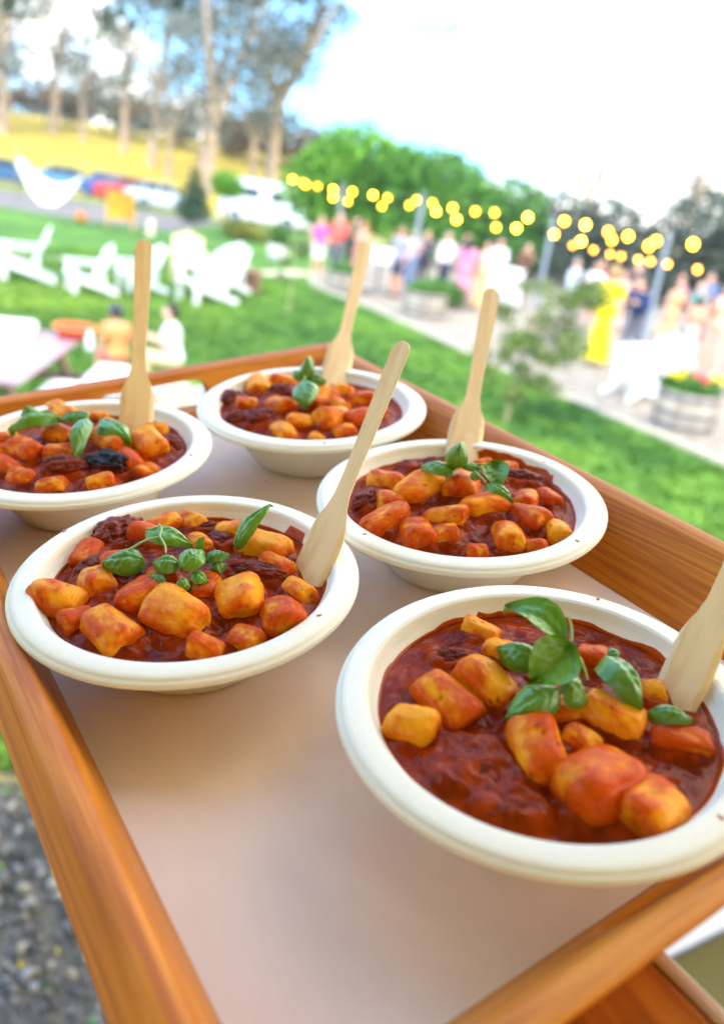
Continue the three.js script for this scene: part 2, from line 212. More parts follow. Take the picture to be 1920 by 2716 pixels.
const MT = [
  [[-33, 33, 34, 26, -26, 'shredded dark meat sunk in the sauce at the left front'], [-22, 54, 26, 15, -12, 'ragged brown meat at the front wall'], [-35, -31, 20, 11, -14, 'dark meat strip at the left back']],
  [[-49, -46, 35, 25, 60, 'big dark meat chunk at the left back'], [35, -4, 36, 15, -15, 'dark meat strip left of the fork'], [11, -37, 18, 13, -43, 'dark meat piece behind the upright leaf'], [2, -54, 12, 9, 3, 'small dark meat piece at the back'], [-52, -8, 24, 14, 60, 'brown meat shreds at the left wall']],
  [[-15, -54, 34, 10, 25, 'long dark meat strip at the back wall'], [44, -33, 28, 15, -20, 'glossy dark meat at the right back'], [-56, 2, 27, 17, 53, 'dark glossy meat at the left wall'], [-30, -52, 11, 9, 3, 'small dark meat tip at the left back']],
  [[-36, 28, 26, 19, 29, 'dark brown meat chunk at the left front'], [-64, -16, 28, 20, -40, 'glossy dark meat at the left wall'], [-27, -29, 24, 15, 4, 'dark meat between the back gnocchi'], [-53, 25, 20, 16, 3, 'brown meat at the left front wall']],
  [[27, 27, 34, 24, -18, 'charred black meat chunk in the middle'], [0, 33, 31, 20, 3, 'dark meat left of the charred chunk'], [57, -14, 22, 17, -47, 'dark meat at the right wall']],
];
// leaves: foot x, z, height, tip x, z, height (mm), width, tone (0 pale, 1 dark)
const LV = [
  [[9, -18, 54, -13, -36, 57, 18, .35], [-2, -13, 50, -17, -24, 47, 13, .8], [9, -7, 63, -7, 2, 51, 19, .1], [6, 5, 54, 15, 4, 43, 15, .45], [3, 6, 51, -18, 14, 43, 15, .5], [27, -17, 50, 36, 8, 45, 17, .5], [30, -21, 48, 35, -22, 48, 6, .6], [39, 10, 43, 55, 14, 43, 9, .7]],
  [[-22, 1, 48, -42, 1, 46, 16, .55], [-24, -16, 55, -1, -13, 49, 15, .3], [-3, 6, 50, -15, 6, 49, 12, .4], [1, 14, 52, 9, 3, 54, 13, .3], [6, -4, 49, 7, -2, 59, 6, .25], [9, 0, 50, 21, -1, 51, 9, .75], [16, 2, 49, 18, 5, 43, 8, .7], [5, 12, 48, 13, 15, 44, 9, .3], [3, 17, 48, -1, 22, 43, 7, .2], [-15, 13, 47, -7, 18, 42, 9, .95], [22, -16, 46, 39, -27, 65, 12, .35]],
  [[-6, 0, 56, -23, -14, 52, 11, .6], [-5, -7, 54, -2, -4, 72, 13, .35], [1, -6, 58, 14, -8, 55, 8, .7], [8, 2, 52, 8, -3, 56, 6, .4], [21, -10, 58, 22, 5, 48, 15, .35], [14, 5, 51, 29, 14, 45, 9, .5]],
  [[-6, -11, 56, -4, -18, 71, 11, .6], [-6, -2, 58, -2, 22, 49, 19, .45], [-4, -14, 56, 9, -15, 53, 12, .6], [-6, -14, 56, -16, -24, 56, 11, .4]],
  [[-19, -16, 55, -47, -5, 49, 15, .35], [-33, -20, 55, -40, -17, 60, 12, .5], [3, -17, 56, -17, -14, 53, 13, .65], [4, -10, 56, 5, 23, 45, 13, .6], [11, -15, 53, 34, 4, 48, 18, .4]],
];
const sauceY = (b, x, z) => 33 + BOWLS[b].heap * Math.max(0, 1 - (x * x + z * z) / 4600);   // mm

function gnocchiGeometry(L, W, Hh, red, seed) {
  const q = rng(seed * 977 + 13), g = new THREE.SphereGeometry(1, 44, 30), p = g.attributes.position, col = new Float32Array(p.count * 3);
  const o = [q() * 50, q() * 50, q() * 50], dent = [q() - 0.5, q() * 0.8, q() - 0.5], px = 2.1 + q() * 0.9, qx = 3.4 + q() * 2.6, tap = (q() - 0.5) * 0.34, sl = (q() - 0.5) * 0.5, tw = (q() - 0.5) * 0.35;
  const uv = g.attributes.uv;
  for (let i = 0; i < p.count; i++) {
    // the sphere's poles lie along the length of the dumpling
    const dy0 = p.getX(i), dx = p.getY(i), dz = p.getZ(i), dy = dy0;
    const k = Math.pow(Math.pow(Math.pow(Math.abs(dy), px) + Math.pow(Math.abs(dz), px), qx / px) + Math.pow(Math.abs(dx), qx), -1 / qx);
    const n = fbm(dx * 0.75 + o[0], dy * 0.75 + o[1], dz * 0.75 + o[2], 3), fine = fbm(dx * 4 + o[1], dy * 4 + o[2], dz * 4 + o[0], 4);
    const cut = Math.max(0, dx * dent[0] + dy * dent[1] + dz * dent[2] - 0.2);
    const low = smoothstep(-dy, -0.25, 0.75);
    const coat = clamp(smoothstep(n * 1.1 + fine * 0.22 + (red - 0.5) * 1.4 + low * 0.4, -0.55, 0.55), 0, 1);
    const r = k * (1 + 0.115 * n + 0.010 * fine - 0.22 * cut) + 0.018 * coat;
    let X = dx * r, Y = dy * r, Z = dz * r; { const tp = 1 + tap * X; Y *= tp; Z *= tp; }
    X += sl * Y * (W / L) + 0; const c = Math.cos(tw * X), s = Math.sin(tw * X), y2 = Y * c - Z * s, z2 = Y * s + Z * c;
    p.setXYZ(i, X * L / 2000, y2 * Hh / 2000, z2 * W / 2000);
    const thick = clamp(coat * (0.35 + 0.9 * fine + 0.35 * red), 0, 1);
    let cc = mix3([0.92, 0.36, 0.012], [0.80, 0.17, 0.004], smoothstep(n + fine * 0.3 + red * 0.6, -0.2, 0.6));
    cc = mix3(cc, [0.68, 0.082, 0.002], coat * 0.9); cc = mix3(cc, [0.30, 0.02, 0.001], thick * 0.45);
    const speck = n3(dx * 7 + o[2], dy * 7, dz * 7 + o[0]) + 0.5 * n3(dx * 17, dy * 17 + o[1], dz * 17); if (speck > 1.08) cc = mix3(cc, [0.06, 0.02, 0.004], 0.8);
    col.set(cc, i * 3);
    uv.setXY(i, uv.getX(i) + o[0], uv.getY(i) + o[1]);
  }
  g.setAttribute('color', new THREE.BufferAttribute(col, 3));
  const m = g; m.computeVertexNormals();
  { // close the seam in the shading
    const nn = m.attributes.normal, w = 45; for (let j = 0; j <= 30; j++) { const a = j * w, b = a + 44, s = V(nn.getX(a) + nn.getX(b), nn.getY(a) + nn.getY(b), nn.getZ(a) + nn.getZ(b)).normalize(); nn.setXYZ(a, s.x, s.y, s.z); nn.setXYZ(b, s.x, s.y, s.z); }
  }
  return m;
}
function meatGeometry(L, W, Hh, seed, char) {
  const q = rng(seed * 331 + 7), g = mergeVertices(new THREE.IcosahedronGeometry(1, 22).deleteAttribute('normal').deleteAttribute('uv')), p = g.attributes.position, col = new Float32Array(p.count * 3), uv = new Float32Array(p.count * 2), o = q() * 90;
  for (let i = 0; i < p.count; i++) {
    const x = p.getX(i), y = p.getY(i), z = p.getZ(i), a = fbm(x * 1.3 + o, y * 1.3, z * 1.3, 3), fib = 1 - Math.abs(n3(x * 1.6 + o, y * 7 + z * 3, z * 7 - y * 3)), f2 = fbm(x * 4, y * 9 + o, z * 9, 3);
    const r = 0.95 + 0.30 * a + 0.045 * (fib - 0.5) + 0.035 * f2;
    p.setXYZ(i, x * r * L / 2000, y * r * Hh / 2000, z * r * W / 2000);
    let cc = mix3([0.12, 0.014, 0.002], [0.34, 0.05, 0.006], smoothstep(fib + f2, 0.35, 1.2)); cc = mix3(cc, [0.27, 0.022, 0.001], smoothstep(-y + a * 2, -0.7, 0.5) * 0.85);
    if (char) cc = mix3(cc, [0.008, 0.007, 0.009], smoothstep(y + f2, -0.1, 0.4));
    col.set(cc, i * 3); uv[i * 2] = Math.atan2(z, y) / 6.283; uv[i * 2 + 1] = x * 0.5;
  }
  g.setAttribute('color', new THREE.BufferAttribute(col, 3)); g.setAttribute('uv', new THREE.BufferAttribute(uv, 2)); g.computeVertexNormals(); return g;
}
function leafGeometry(l, seed) {
  const [bx, bz, bh, tx, tz, th, w0, tone] = l, w = w0 * 1.14, q = rng(seed * 53 + 3), B = V(bx, bh, bz), T = V(tx, th, tz), D = T.clone().sub(B).multiplyScalar(1.08), len = D.length(), dir = D.clone().normalize();
  let up = V((q() - 0.5) * 0.5, 1, 0.35 + (q() - 0.5) * 0.5); up.addScaledVector(dir, -up.dot(dir)).normalize();
  const side = dir.clone().cross(up), NU = 26, NV = 18, P = [], C = [], I = [], uvs = [], cup = (0.08 + q() * 0.24) * (q() < 0.25 ? -1 : 1), arch = 0.10 + q() * 0.16, fold = 0.10 + q() * 0.12, curl = (q() - 0.5) * 0.5, seedO = q() * 40;
  for (const face of [1, -1]) for (let i = 0; i <= NU; i++) for (let j = 0; j <= NV; j++) {
    const u = i / NU, v = j / NV * 2 - 1, prof = Math.pow(Math.sin(Math.PI * Math.pow(u, 0.82)), 0.72) * (1 - 0.12 * u), hw = w / 2 * Math.max(prof, 0.02) * (1 + 0.05 * n3(u * 5, v > 0 ? 3 : 9, seedO));
    const vein = Math.abs(Math.sin((u * 1.0 - Math.abs(v) * 0.28) * Math.PI * 5.5)), a = Math.abs(v);
    let lift = arch * len * Math.sin(Math.PI * u) - cup * w * a * a * 1.25 + fold * w * a * 0.45 * (1 - a) * 2 + 0.055 * w * vein * (1 - a) * Math.min(1, a * 5) + 0.05 * w * fbm(u * 2.5 + seedO, v * 2.2, 1, 2) + curl * w * v * u * 0.7;
    lift += face * 0.08 * (1 - a ** 6) * Math.min(1, prof * 3);
    const s = side.clone().multiplyScalar(v * hw), p = B.clone().addScaledVector(dir, u * len).add(s).addScaledVector(up, lift);
    P.push(p.x / 1000, p.y / 1000, p.z / 1000); uvs.push(u, v);
    let c = mix3([0.13, 0.34, 0.016], [0.014, 0.075, 0.006], tone * 0.72 + 0.22 * fbm(u * 2 + seedO, v * 1.5, 2, 3));
    c = mix3(c, [0.20, 0.40, 0.05], Math.max(smoothstep(0.09 - a, 0, 0.08) * 0.6, smoothstep(0.25 - vein, 0, 0.25) * 0.6 * (1 - a)));
    if (face < 0) c = mix3(c, [0.16, 0.30, 0.06], 0.5);
    C.push(...c);
    if (i < NU && j < NV) { const k = (face > 0 ? 0 : (NU + 1) * (NV + 1)) + i * (NV + 1) + j, r = NV + 1; if (face > 0) I.push(k, k + 1, k + r, k + 1, k + r + 1, k + r); else I.push(k, k + r, k + 1, k + 1, k + r, k + r + 1); }
  }
  const g = new THREE.BufferGeometry(); g.setAttribute('position', new THREE.Float32BufferAttribute(P, 3)); g.setAttribute('uv', new THREE.Float32BufferAttribute(uvs, 2)); g.setAttribute('color', new THREE.Float32BufferAttribute(C, 3)); g.setIndex(I); g.computeVertexNormals();
  return g;
}
function stemGeometry(pts, r) { const g = tube(pts.map((p) => V(p[0] / 1000, p[1] / 1000, p[2] / 1000)), r, r * 0.7, 7, 12), c = new Float32Array(g.attributes.position.count * 3); for (let i = 0; i < c.length; i += 3) c.set([0.30, 0.46, 0.10], i); g.setAttribute('color', new THREE.BufferAttribute(c, 3)); return g; }
function sauceGeometry(b) {
  const S = BOWLS[b].seed, NR = 92, NA = 220, P = [], C = [], U = [], I = [];
  const lumps = [...GN[b].map((g) => [...g.slice(0, 5), 1]), ...MT[b].map((g) => [...g.slice(0, 5), 1.25])].map(([x, z, L, W, t, k]) => ({ x, z, L: L / 2, W: W / 2, c: Math.cos(R(t)), s: Math.sin(R(t)), k }));
  for (let i = 0; i <= NR; i++) for (let j = 0; j < NA; j++) {
    const a = j / NA * 2 * Math.PI, wob = fbm(Math.cos(a) * 2 + S * 5, Math.sin(a) * 2, 4, 4);
    const smear = Math.max(0, n3(Math.cos(a) * 1.7 + S * 9.1, Math.sin(a) * 1.7, 8) - 0.25) * 3.5 * (b === 2 && Math.abs(a - 5.35) < 0.45 ? 2.6 : b === 1 && Math.abs(a - 5.5) < 0.14 ? 3.2 : b === 0 && Math.abs(a - 4.62) < 0.3 ? 1.6 : 0.8);
    const climb = 0.9 + 0.9 * Math.abs(wob) + (b === 2 && Math.abs(a - 5.35) < 0.42 ? 3.2 + 4 * wob : 0) + (b === 1 && Math.abs(a - 5.52) < 0.10 ? 4.6 : 0) + (b === 0 && Math.abs(a - 4.62) < 0.22 ? 2.2 + 3 * wob : 0) + smear;
    const edge = 33 + wob * 0.7, rr0 = wallR(edge / 1000) * 1000;
    let x, y, z, thin = 0;
    if (i <= NR - 8) {
      const r = rr0 * Math.pow(i / (NR - 8), 0.8); x = Math.cos(a) * r; z = Math.sin(a) * r;
      const out = smoothstep(r, rr0 - 9, rr0);
      let h = sauceY(b, x, z) * (1 - out) + edge * out, near = 0;
      for (const l of lumps) { const dx = x - l.x, dz = z - l.z, ux = (dx * l.c - dz * l.s) / (l.L + 1.6), uz = (dx * l.s + dz * l.c) / (l.W + 1.6), d = Math.sqrt(ux * ux + uz * uz); const k = smoothstep(1.42 - d, 0, 0.55); near = Math.max(near, k * l.k); }
      h += near * 3.0 * (1 - out * 0.8) + (fbm(x * 0.045 + S * 3, z * 0.045, 5, 4) * 2.6 + fbm(x * 0.22, z * 0.22 + S, 1, 3) * 0.5) * (1 - out);
      y = h; thin = Math.max(0.55 * near * (0.5 + fbm(x * 0.15, z * 0.15, S, 2)), out * 0.35);
    } else {
      const t = (i - (NR - 8)) / 8; y = Math.min(edge + climb * t, 41); const r = wallR(y / 1000) * 1000 - 0.55 * (1 - t) - (t === 1 ? -0.1 : 0.12); x = Math.cos(a) * r; z = Math.sin(a) * r; thin = lerp(0.35, 1, t);
    }
    P.push(x / 1000, y / 1000, z / 1000); U.push(x / 60, z / 60);
    const v = fbm(x * 0.06, z * 0.06, S * 2.3, 4), v2 = fbm(x * 0.3, z * 0.3, S, 3);
    let c = mix3([0.15, 0.0115, 0.0003], [0.33, 0.034, 0.0006], smoothstep(v + 0.25 * v2, -0.3, 0.6)); c = mix3(c, [0.50, 0.075, 0.004], thin * (i > NR - 8 ? 0.9 : 0.62));
    C.push(...c);
    if (i < NR) { const k = i * NA + j, k2 = i * NA + (j + 1) % NA; I.push(k, k2, k + NA, k2, k2 + NA, k + NA); }
  }
  const g = new THREE.BufferGeometry(); g.setAttribute('position', new THREE.Float32BufferAttribute(P, 3)); g.setAttribute('uv', new THREE.Float32BufferAttribute(U, 2)); g.setAttribute('color', new THREE.Float32BufferAttribute(C, 3)); g.setIndex(I); g.computeVertexNormals(); return g;
}
const flakeGeo = new THREE.SphereGeometry(0.0011, 6, 4).scale(1, 0.3, 0.7);
BOWLS.forEach((b, k) => {
  const bowl = onTray(thing('bowl', b.label, 'bowl'), b.at[0], 0, b.at[1], k * 1.3);
  part('bowl_wall', bowlGeo, fibre, bowl); part('rim', rimGeo, fibre, bowl);
  { const q = rng(k + 900), drops = [[[0.9, 0.080], [5.2, 0.083]], [[0.5, 0.0795], [3.6, 0.084]], [[0.75, 0.0815], [2.4, 0.079], [5.6, 0.0775]], [[1.4, 0.081]], [[0.2, 0.080]]][k];
    for (const [a, r] of drops) { const g = new THREE.IcosahedronGeometry(1, 3), p = g.attributes.position; for (let i = 0; i < p.count; i++) { const w = 1 + 0.35 * n3(p.getX(i) * 2 + a, p.getZ(i) * 2, r * 90); p.setXYZ(i, p.getX(i) * w * 0.0014, p.getY(i) * 0.0003, p.getZ(i) * w * 0.0009); } g.computeVertexNormals(); part('sauce_drop', g.rotateY(q() * 6).translate(Math.cos(a) * r, 0.0420, Math.sin(a) * r).rotateY(k * 1.3 * -1), dropSkin, bowl); } }
  const sauce = onTray(solo('tomato_sauce', sauceGeometry(k), sauceSkin, `glossy dark red tomato sauce filling the ${b.where}`, 'sauce'), b.at[0], 0, b.at[1]);
  GN[k].forEach(([x, z, L, W, t, red, look], i) => {
    const gs = [0.97, 0.94, 1, 1, 1][k], H = (W * 0.86 + 1.5) * gs, q = rng(k * 100 + i + 5), m = onTray(solo('gnocchi', gnocchiGeometry(L * gs, W * gs, H, red, k * 40 + i), gnocchiSkin, `${look} of the ${b.where}`, 'gnocchi', 'gnocchi in tomato sauce'), 0, 0, 0);
    m.position.set(b.at[0] + x / 1000, (sauceY(k, x, z) + H * 0.10) / 1000, b.at[1] + z / 1000).applyMatrix4(trayBasis);
    m.quaternion.copy(trayQ).multiply(new THREE.Quaternion().setFromEuler(new THREE.Euler((q() - 0.5) * 0.7, R(t), (q() - 0.5) * 0.5, 'YXZ')));
  });
  MT[k].forEach(([x, z, L, W, t, look], i) => {
    const low = k === 0 && i < 2, H = low ? 11 : W * 0.62 + 3;
    onTray(solo('braised_meat', meatGeometry(L, W, H, k * 20 + i, look.startsWith('charred')), meatSkin, `${look} of the ${b.where}`, 'meat', 'pieces of braised meat'), b.at[0] + x / 1000, (sauceY(k, x, z) + (low ? -1.5 : H * 0.12)) / 1000, b.at[1] + z / 1000, R(t));
  });
  const q = rng(k + 70), fl = [];
  for (let i = 0; i < 46; i++) { const a = q() * 6.28, r = Math.sqrt(q()) * 60, x = Math.cos(a) * r, z = Math.sin(a) * r; fl.push(flakeGeo.clone().scale(0.4 + q() * 0.8, 1, 0.4 + q()).rotateY(q() * 6).translate(x / 1000, (sauceY(k, x, z) + 2.0 + q() * 2) / 1000, z / 1000)); }
  const flakes = part('herb_flakes', merge(fl), herbSkin, sauce); flakes.userData.kind = 'stuff';
});
const at0 = (o, k) => onTray(o, BOWLS[k].at[0], 0, BOWLS[k].at[1]);
const SPRIGS = [
  [0, [0, 1, 2, 3, 4], [[[9, 60, -8], [10, 66, -14], [9, 70, -18]], [[9, 63, -7], [12, 60, 0], [14, 55, 5]], [[9, 56, -18], [9, 62, -10], [6, 54, 5]]], 'big basil sprig with bright broad leaves on top of the nearest bowl'],
  [1, [2, 3, 4, 5, 6, 7, 8], [[[5, 50, 12], [6, 52, 2], [8, 51, -2]], [[-3, 50, 6], [4, 49, 9], [10, 49, 2]]], 'cluster of small round basil leaves in the front left bowl'],
  [1, [0, 1], [[[-30, 51, -3], [-22, 55, -6], [-15, 56, -9]], [[-15, 56, -9], [-15, 58, -14], [-17, 59, -17]], [[-15, 56, -9], [-11, 54, -3], [-10, 52, 1]]], 'basil sprig with a pale forked stem in the front left bowl'],
  [2, [0, 1, 2, 3, 4, 5], [[[-6, 56, 0], [2, 58, -6], [14, 58, -8], [21, 58, -10]], [[14, 52, 5], [10, 54, 0], [8, 52, 2]]], 'basil sprig with an upright leaf crowning the middle right bowl'],
  [3, [0, 1, 2, 3], [[[-6, 58, -2], [-6, 59, -8], [-5, 57, -14]]], 'small basil sprig standing up in the farthest bowl'],
  [4, [2, 3], [[[3, 56, -17], [4, 58, -13], [4, 56, -10]]], 'dark basil leaf pair in the middle of the back left bowl'],
  [4, [0, 1], [[[-19, 55, -16], [-26, 57, -20], [-33, 55, -20]]], 'long light basil leaf pair at the left of the back left bowl'],
];
for (const [k, ls, stems, label] of SPRIGS) {
  const s = at0(thing('basil_sprig', label, 'basil sprig'), k);
  for (const i of ls) part('leaf', leafGeometry(LV[k][i], k * 30 + i), leafSkin, s);
  part('stem', mergeGeometries(stems.map((p) => stemGeometry(p, 0.0007))), leafSkin, s);
}
for (const [k, i, label] of [[0, 5, 'folded dark basil leaf left of the fork in the nearest bowl'], [0, 6, 'tiny round basil leaf behind the folded leaf in the nearest bowl'], [0, 7, 'lone flat basil leaf at the right wall of the nearest bowl'], [1, 9, 'wilted dark basil leaf sunk in the sauce of the front left bowl'], [1, 10, 'single upright basil leaf leaning on the pale gnocchi of the front left bowl'], [4, 4, 'broad basil leaf beside the fork in the back left bowl']])
  at0(solo('basil_leaf', leafGeometry(LV[k][i], k * 30 + i), leafSkin, label, 'basil leaf'), k);

// ---------------------------------------------------------------- wooden forks
function forkGeometry(L = 0.165) { // a rounded strip: width along the length, bent into a shallow bowl at the blade
  const pr = [[0, 0.0030], [0.012, 0.0088], [0.05, 0.0108], [0.11, 0.0124], [0.19, 0.0134], [0.26, 0.0133], [0.305, 0.0123], [0.34, 0.0102], [0.375, 0.0075], [0.42, 0.0057], [0.50, 0.0053], [0.66, 0.0060], [0.84, 0.0067], [0.95, 0.0068]];
  const wAt = (t) => { if (t > 0.955) { const k = (t - 0.955) / 0.045; return 0.0068 * Math.sqrt(Math.max(0.0004, 1 - k * k)); } for (let i = 1; i < pr.length; i++) if (t <= pr[i][0]) { const k = (t - pr[i - 1][0]) / (pr[i][0] - pr[i - 1][0]); return lerp(pr[i - 1][1], pr[i][1], k * k * (3 - 2 * k) * 0.5 + k * 0.5); } return 0.0068; };
  const NT = 130, NS = 36, P = [], I = [], th = 0.0008, e = 0.22;
  for (let i = 0; i <= NT; i++) { const t = i < 110 ? 0.955 * i / 110 : 0.955 + 0.045 * Math.sin((i - 110) / 20 * Math.PI / 2), w = wAt(t), tt = th * (t < 0.03 ? 0.5 + t * 16 : 1);
    for (let j = 0; j < NS; j++) { const a = j / NS * 2 * Math.PI, c = Math.cos(a), s = Math.sin(a), x = w * Math.sign(c) * Math.abs(c) ** (Math.abs(c) < 0.98 ? 0.9 : 0.5), f = Math.min(1, Math.abs(x) / w), z0 = Math.sign(s) * tt * Math.pow(Math.max(0, 1 - f ** 16), 0.5);
      const z = z0 + 0.006 * Math.pow(Math.max(0, 0.36 - t) / 0.36, 2) - 12 * x * x * smoothstep(0.38 - t, 0, 0.2) + 0.004 * Math.pow(Math.max(0, t - 0.4), 2);
      P.push(x, L * t, z); if (i < NT) { const k = i * NS + j, m = i * NS + (j + 1) % NS; I.push(k, k + NS, m, m, k + NS, m + NS); } } }
  for (const [row, flip] of [[0, 0], [NT, 1]]) for (let j = 1; j < NS - 1; j++) { const k = row * NS; if (flip) I.push(k, k + j + 1, k + j); else I.push(k, k + j, k + j + 1); }
  const g = new THREE.BufferGeometry(); g.setAttribute('position', new THREE.Float32BufferAttribute(P, 3)); g.setIndex(I); g.computeVertexNormals();
  return grain(toCreasedNormals(g, 0.9), 1);
}
const FORKS = [ // bowl, where the handle enters the food, direction of the handle (mm), roll about its length
  [0, [57, 30, -8], [56, 92, -72], -16, 'wooden fork at the right picture edge, stuck into the nearest bowl'],
  [1, [60, 30, -7], [55, 112, -98], -38, 'wooden fork seen edge on, leaning right out of the front left bowl'],
  [2, [7, 33, -66], [24, 80, -99], 6, 'wooden fork standing behind the basil in the middle right bowl'],
  [3, [14, 34, -62], [21.5, 84, -97], 8, 'wooden fork standing at the back of the farthest bowl'],
  [4, [28, 32, -35], [-1, 129, -87], -4, 'wooden fork standing upright in the back left bowl, broad blade showing'],
];
const forkGeo = forkGeometry();
FORKS.forEach(([k, tip, d, roll, label]) => {
  const f = solo('wooden_fork', forkGeo, birch, label, 'fork', 'disposable wooden forks'), Y = V(...d).normalize(), T = V(BOWLS[k].at[0] + tip[0] / 1000, tip[1] / 1000, BOWLS[k].at[1] + tip[2] / 1000).addScaledVector(Y, -0.017);
  const toEye = V(0, 0.2735, 0).sub(T.clone().addScaledVector(Y, 0.08)); toEye.addScaledVector(Y, -toEye.dot(Y)).normalize().applyAxisAngle(Y, R(roll));
  const X = Y.clone().cross(toEye), m = new THREE.Matrix4().makeBasis(X, Y, toEye).setPosition(T).premultiply(trayBasis);
  m.decompose(f.position, f.quaternion, f.scale); f.scale.set(k === 0 ? 0.8 : 0.92, 1, 1);
});

// ---------------------------------------------------------------- ground, lawn, path, patio, hill, the added van for shade
const sheet = (pts, y) => { const s = new THREE.Shape(pts.map(([x, z]) => new THREE.Vector2(x, -z))); return new THREE.ShapeGeometry(s, 8).rotateX(-Math.PI / 2).translate(0, y, 0); };
const uvXZ = (g, k = 1, ox = 0, oz = 0) => { const p = g.attributes.position, uv = new Float32Array(p.count * 2); for (let i = 0; i < p.count; i++) { uv[i * 2] = (p.getX(i) + ox) * k; uv[i * 2 + 1] = (p.getZ(i) + oz) * k; } return g.setAttribute('uv', new THREE.BufferAttribute(uv, 2)); };
{
  const far = uvXZ(new THREE.CircleGeometry(520, 64).rotateX(-Math.PI / 2).translate(0, -0.012, 0), 1 / 12);
  struct('ground', far, new THREE.MeshStandardMaterial({ map: tex(256, 256, (u, v) => { const s = tile(u, v, 6, 6, 8, 5); return S3(mix3([0.20, 0.21, 0.05], [0.36, 0.31, 0.09], smoothstep(s, -0.4, 0.4))); }, true), roughness: 1 }));
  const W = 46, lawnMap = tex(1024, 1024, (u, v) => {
    const x = u * W - 26, z = v * W - 49, big = fbm(x * 0.22, z * 0.28, 3, 3), mid = fbm(x * 1.1, z * 1.3, 7, 4), fine = fbm(x * 7, z * 7, 1, 3), litBands = smoothstep(z, -20, -27) * smoothstep(-x, 1, 5) * 0.75;
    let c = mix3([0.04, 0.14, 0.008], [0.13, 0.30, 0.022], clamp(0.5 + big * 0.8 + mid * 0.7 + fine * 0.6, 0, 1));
    c = mix3(c, [0.36, 0.42, 0.02], clamp(litBands * (0.55 + 0.8 * Math.sin(z * 0.75 + x * 0.1 + big * 3)), 0, 0.9));  // sunlit yellow-green strips of the far lawn, painted into its colour
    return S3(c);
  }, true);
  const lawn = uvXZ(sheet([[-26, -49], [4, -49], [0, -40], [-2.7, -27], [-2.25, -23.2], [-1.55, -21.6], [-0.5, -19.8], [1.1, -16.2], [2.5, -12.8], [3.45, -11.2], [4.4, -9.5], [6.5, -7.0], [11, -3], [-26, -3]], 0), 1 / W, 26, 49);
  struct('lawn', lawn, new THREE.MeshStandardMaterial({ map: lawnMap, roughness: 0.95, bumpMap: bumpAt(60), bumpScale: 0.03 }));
  const patio = uvXZ(sheet([[4, -49], [0, -40], [-2.7, -27], [-2.25, -23.2], [-1.55, -21.6], [-0.5, -19.8], [1.1, -16.2], [2.5, -12.8], [3.45, -11.2], [4.4, -9.5], [6.5, -7.0], [11, -3], [40, -3], [40, -49]], -0.004), 1 / 3);
  struct('patio', patio, new THREE.MeshStandardMaterial({ map: tex(256, 256, (u, v) => { const s = 0.5 + tile(u, v, 14, 14, 5, 5); return S3(mix3([0.22, 0.18, 0.135], [0.37, 0.315, 0.25], s)); }, true), roughness: 0.95, bumpMap: bumpAt(5), bumpScale: 0.01 }));
  const edge = [[-2.6, -26], [-2.25, -23.2], [-1.55, -21.6], [-0.5, -19.8], [1.1, -16.2], [2.5, -12.8], [3.45, -11.2], [4.4, -9.5], [6.5, -7.0]].map(([x, z]) => V(x, 0, z));
  const kg = new THREE.ExtrudeGeometry(new THREE.Shape([[0, 0], [0.08, 0], [0.08, 0.06], [0, 0.06]].map((p) => new THREE.Vector2(-p[1], p[0]))), { steps: 60, extrudePath: new THREE.CatmullRomCurve3(edge) });
  struct('lawn_edging', kg, std(0.55, 0.47, 0.36, 0.9));
  const path = [[-24, -19.0], [-12, -19.7], [-9.3, -20.05], [-7.3, -20.6], [-5.4, -21.05], [-4.2, -22.6], [-3.4, -24.6], [-2.75, -26.4]], c = new THREE.CatmullRomCurve3(path.map(([x, z]) => V(x, 0, z))), L = [], Rr = [];
  for (let i = 0; i <= 60; i++) { const p = c.getPoint(i / 60), t = c.getTangent(i / 60); L.push([p.x + t.z * 0.42, p.z - t.x * 0.42]); Rr.push([p.x - t.z * 0.42, p.z + t.x * 0.42]); }
  struct('path', uvXZ(sheet([...L, ...Rr.reverse()], 0.006), 1 / 3), std(0.60, 0.52, 0.36, 0.95));
  struct('road', uvXZ(sheet([[-26, -36.5], [-13.2, -34.2], [-9.2, -34.8], [-9.4, -47], [-26, -47]], 0.005), 0.5), new THREE.MeshStandardMaterial({ map: tex(128, 128, (u, v) => { const s = 0.5 + tile(u, v, 20, 20, 5, 4); return S3(mix3([0.13, 0.11, 0.10], [0.24, 0.21, 0.19], s)); }, true), roughness: 0.95 }));
  const hill = new THREE.PlaneGeometry(260, 150, 90, 60).rotateX(-Math.PI / 2).translate(-70, 0, -127), p = hill.attributes.position;
  for (let i = 0; i < p.count; i++) { const x = p.getX(i), z = p.getZ(i); p.setY(i, -0.05 + hillY(x, z)); }
  hill.computeVertexNormals(); uvXZ(hill, 1 / 9);
  struct('hill', hill, new THREE.MeshStandardMaterial({ map: tex(256, 256, (u, v) => { const s = 0.5 + 0.9 * tile(u, v, 5, 9, 15, 5); return S3(mix3([0.32, 0.27, 0.02], [0.66, 0.44, 0.05], s)); }, true), roughness: 1 }));
  const grav = uvXZ(sheet([[-14, -2.75], [-2.4, -2.85], [-1.2, -2.7], [-0.2, -2.8], [1.5, -2.66], [14, -2.75], [14, 6], [-14, 6]], 0.01), 1 / 1.6);
  struct('gravel', grav, new THREE.MeshStandardMaterial({ map: tex(512, 512, (u, v) => { const s = 0.5 + 0.8 * tile(u, v, 40, 40, 15, 4), w = 0.5 + tile(u, v, 12, 12, 5, 3); return S3(mix3(mix3([0.035, 0.032, 0.026], [0.17, 0.155, 0.135], s), [0.15, 0.12, 0.07], w * 0.4)); }, true), roughness: 0.95, bumpMap: bumpAt(6), bumpScale: 0.02 }));
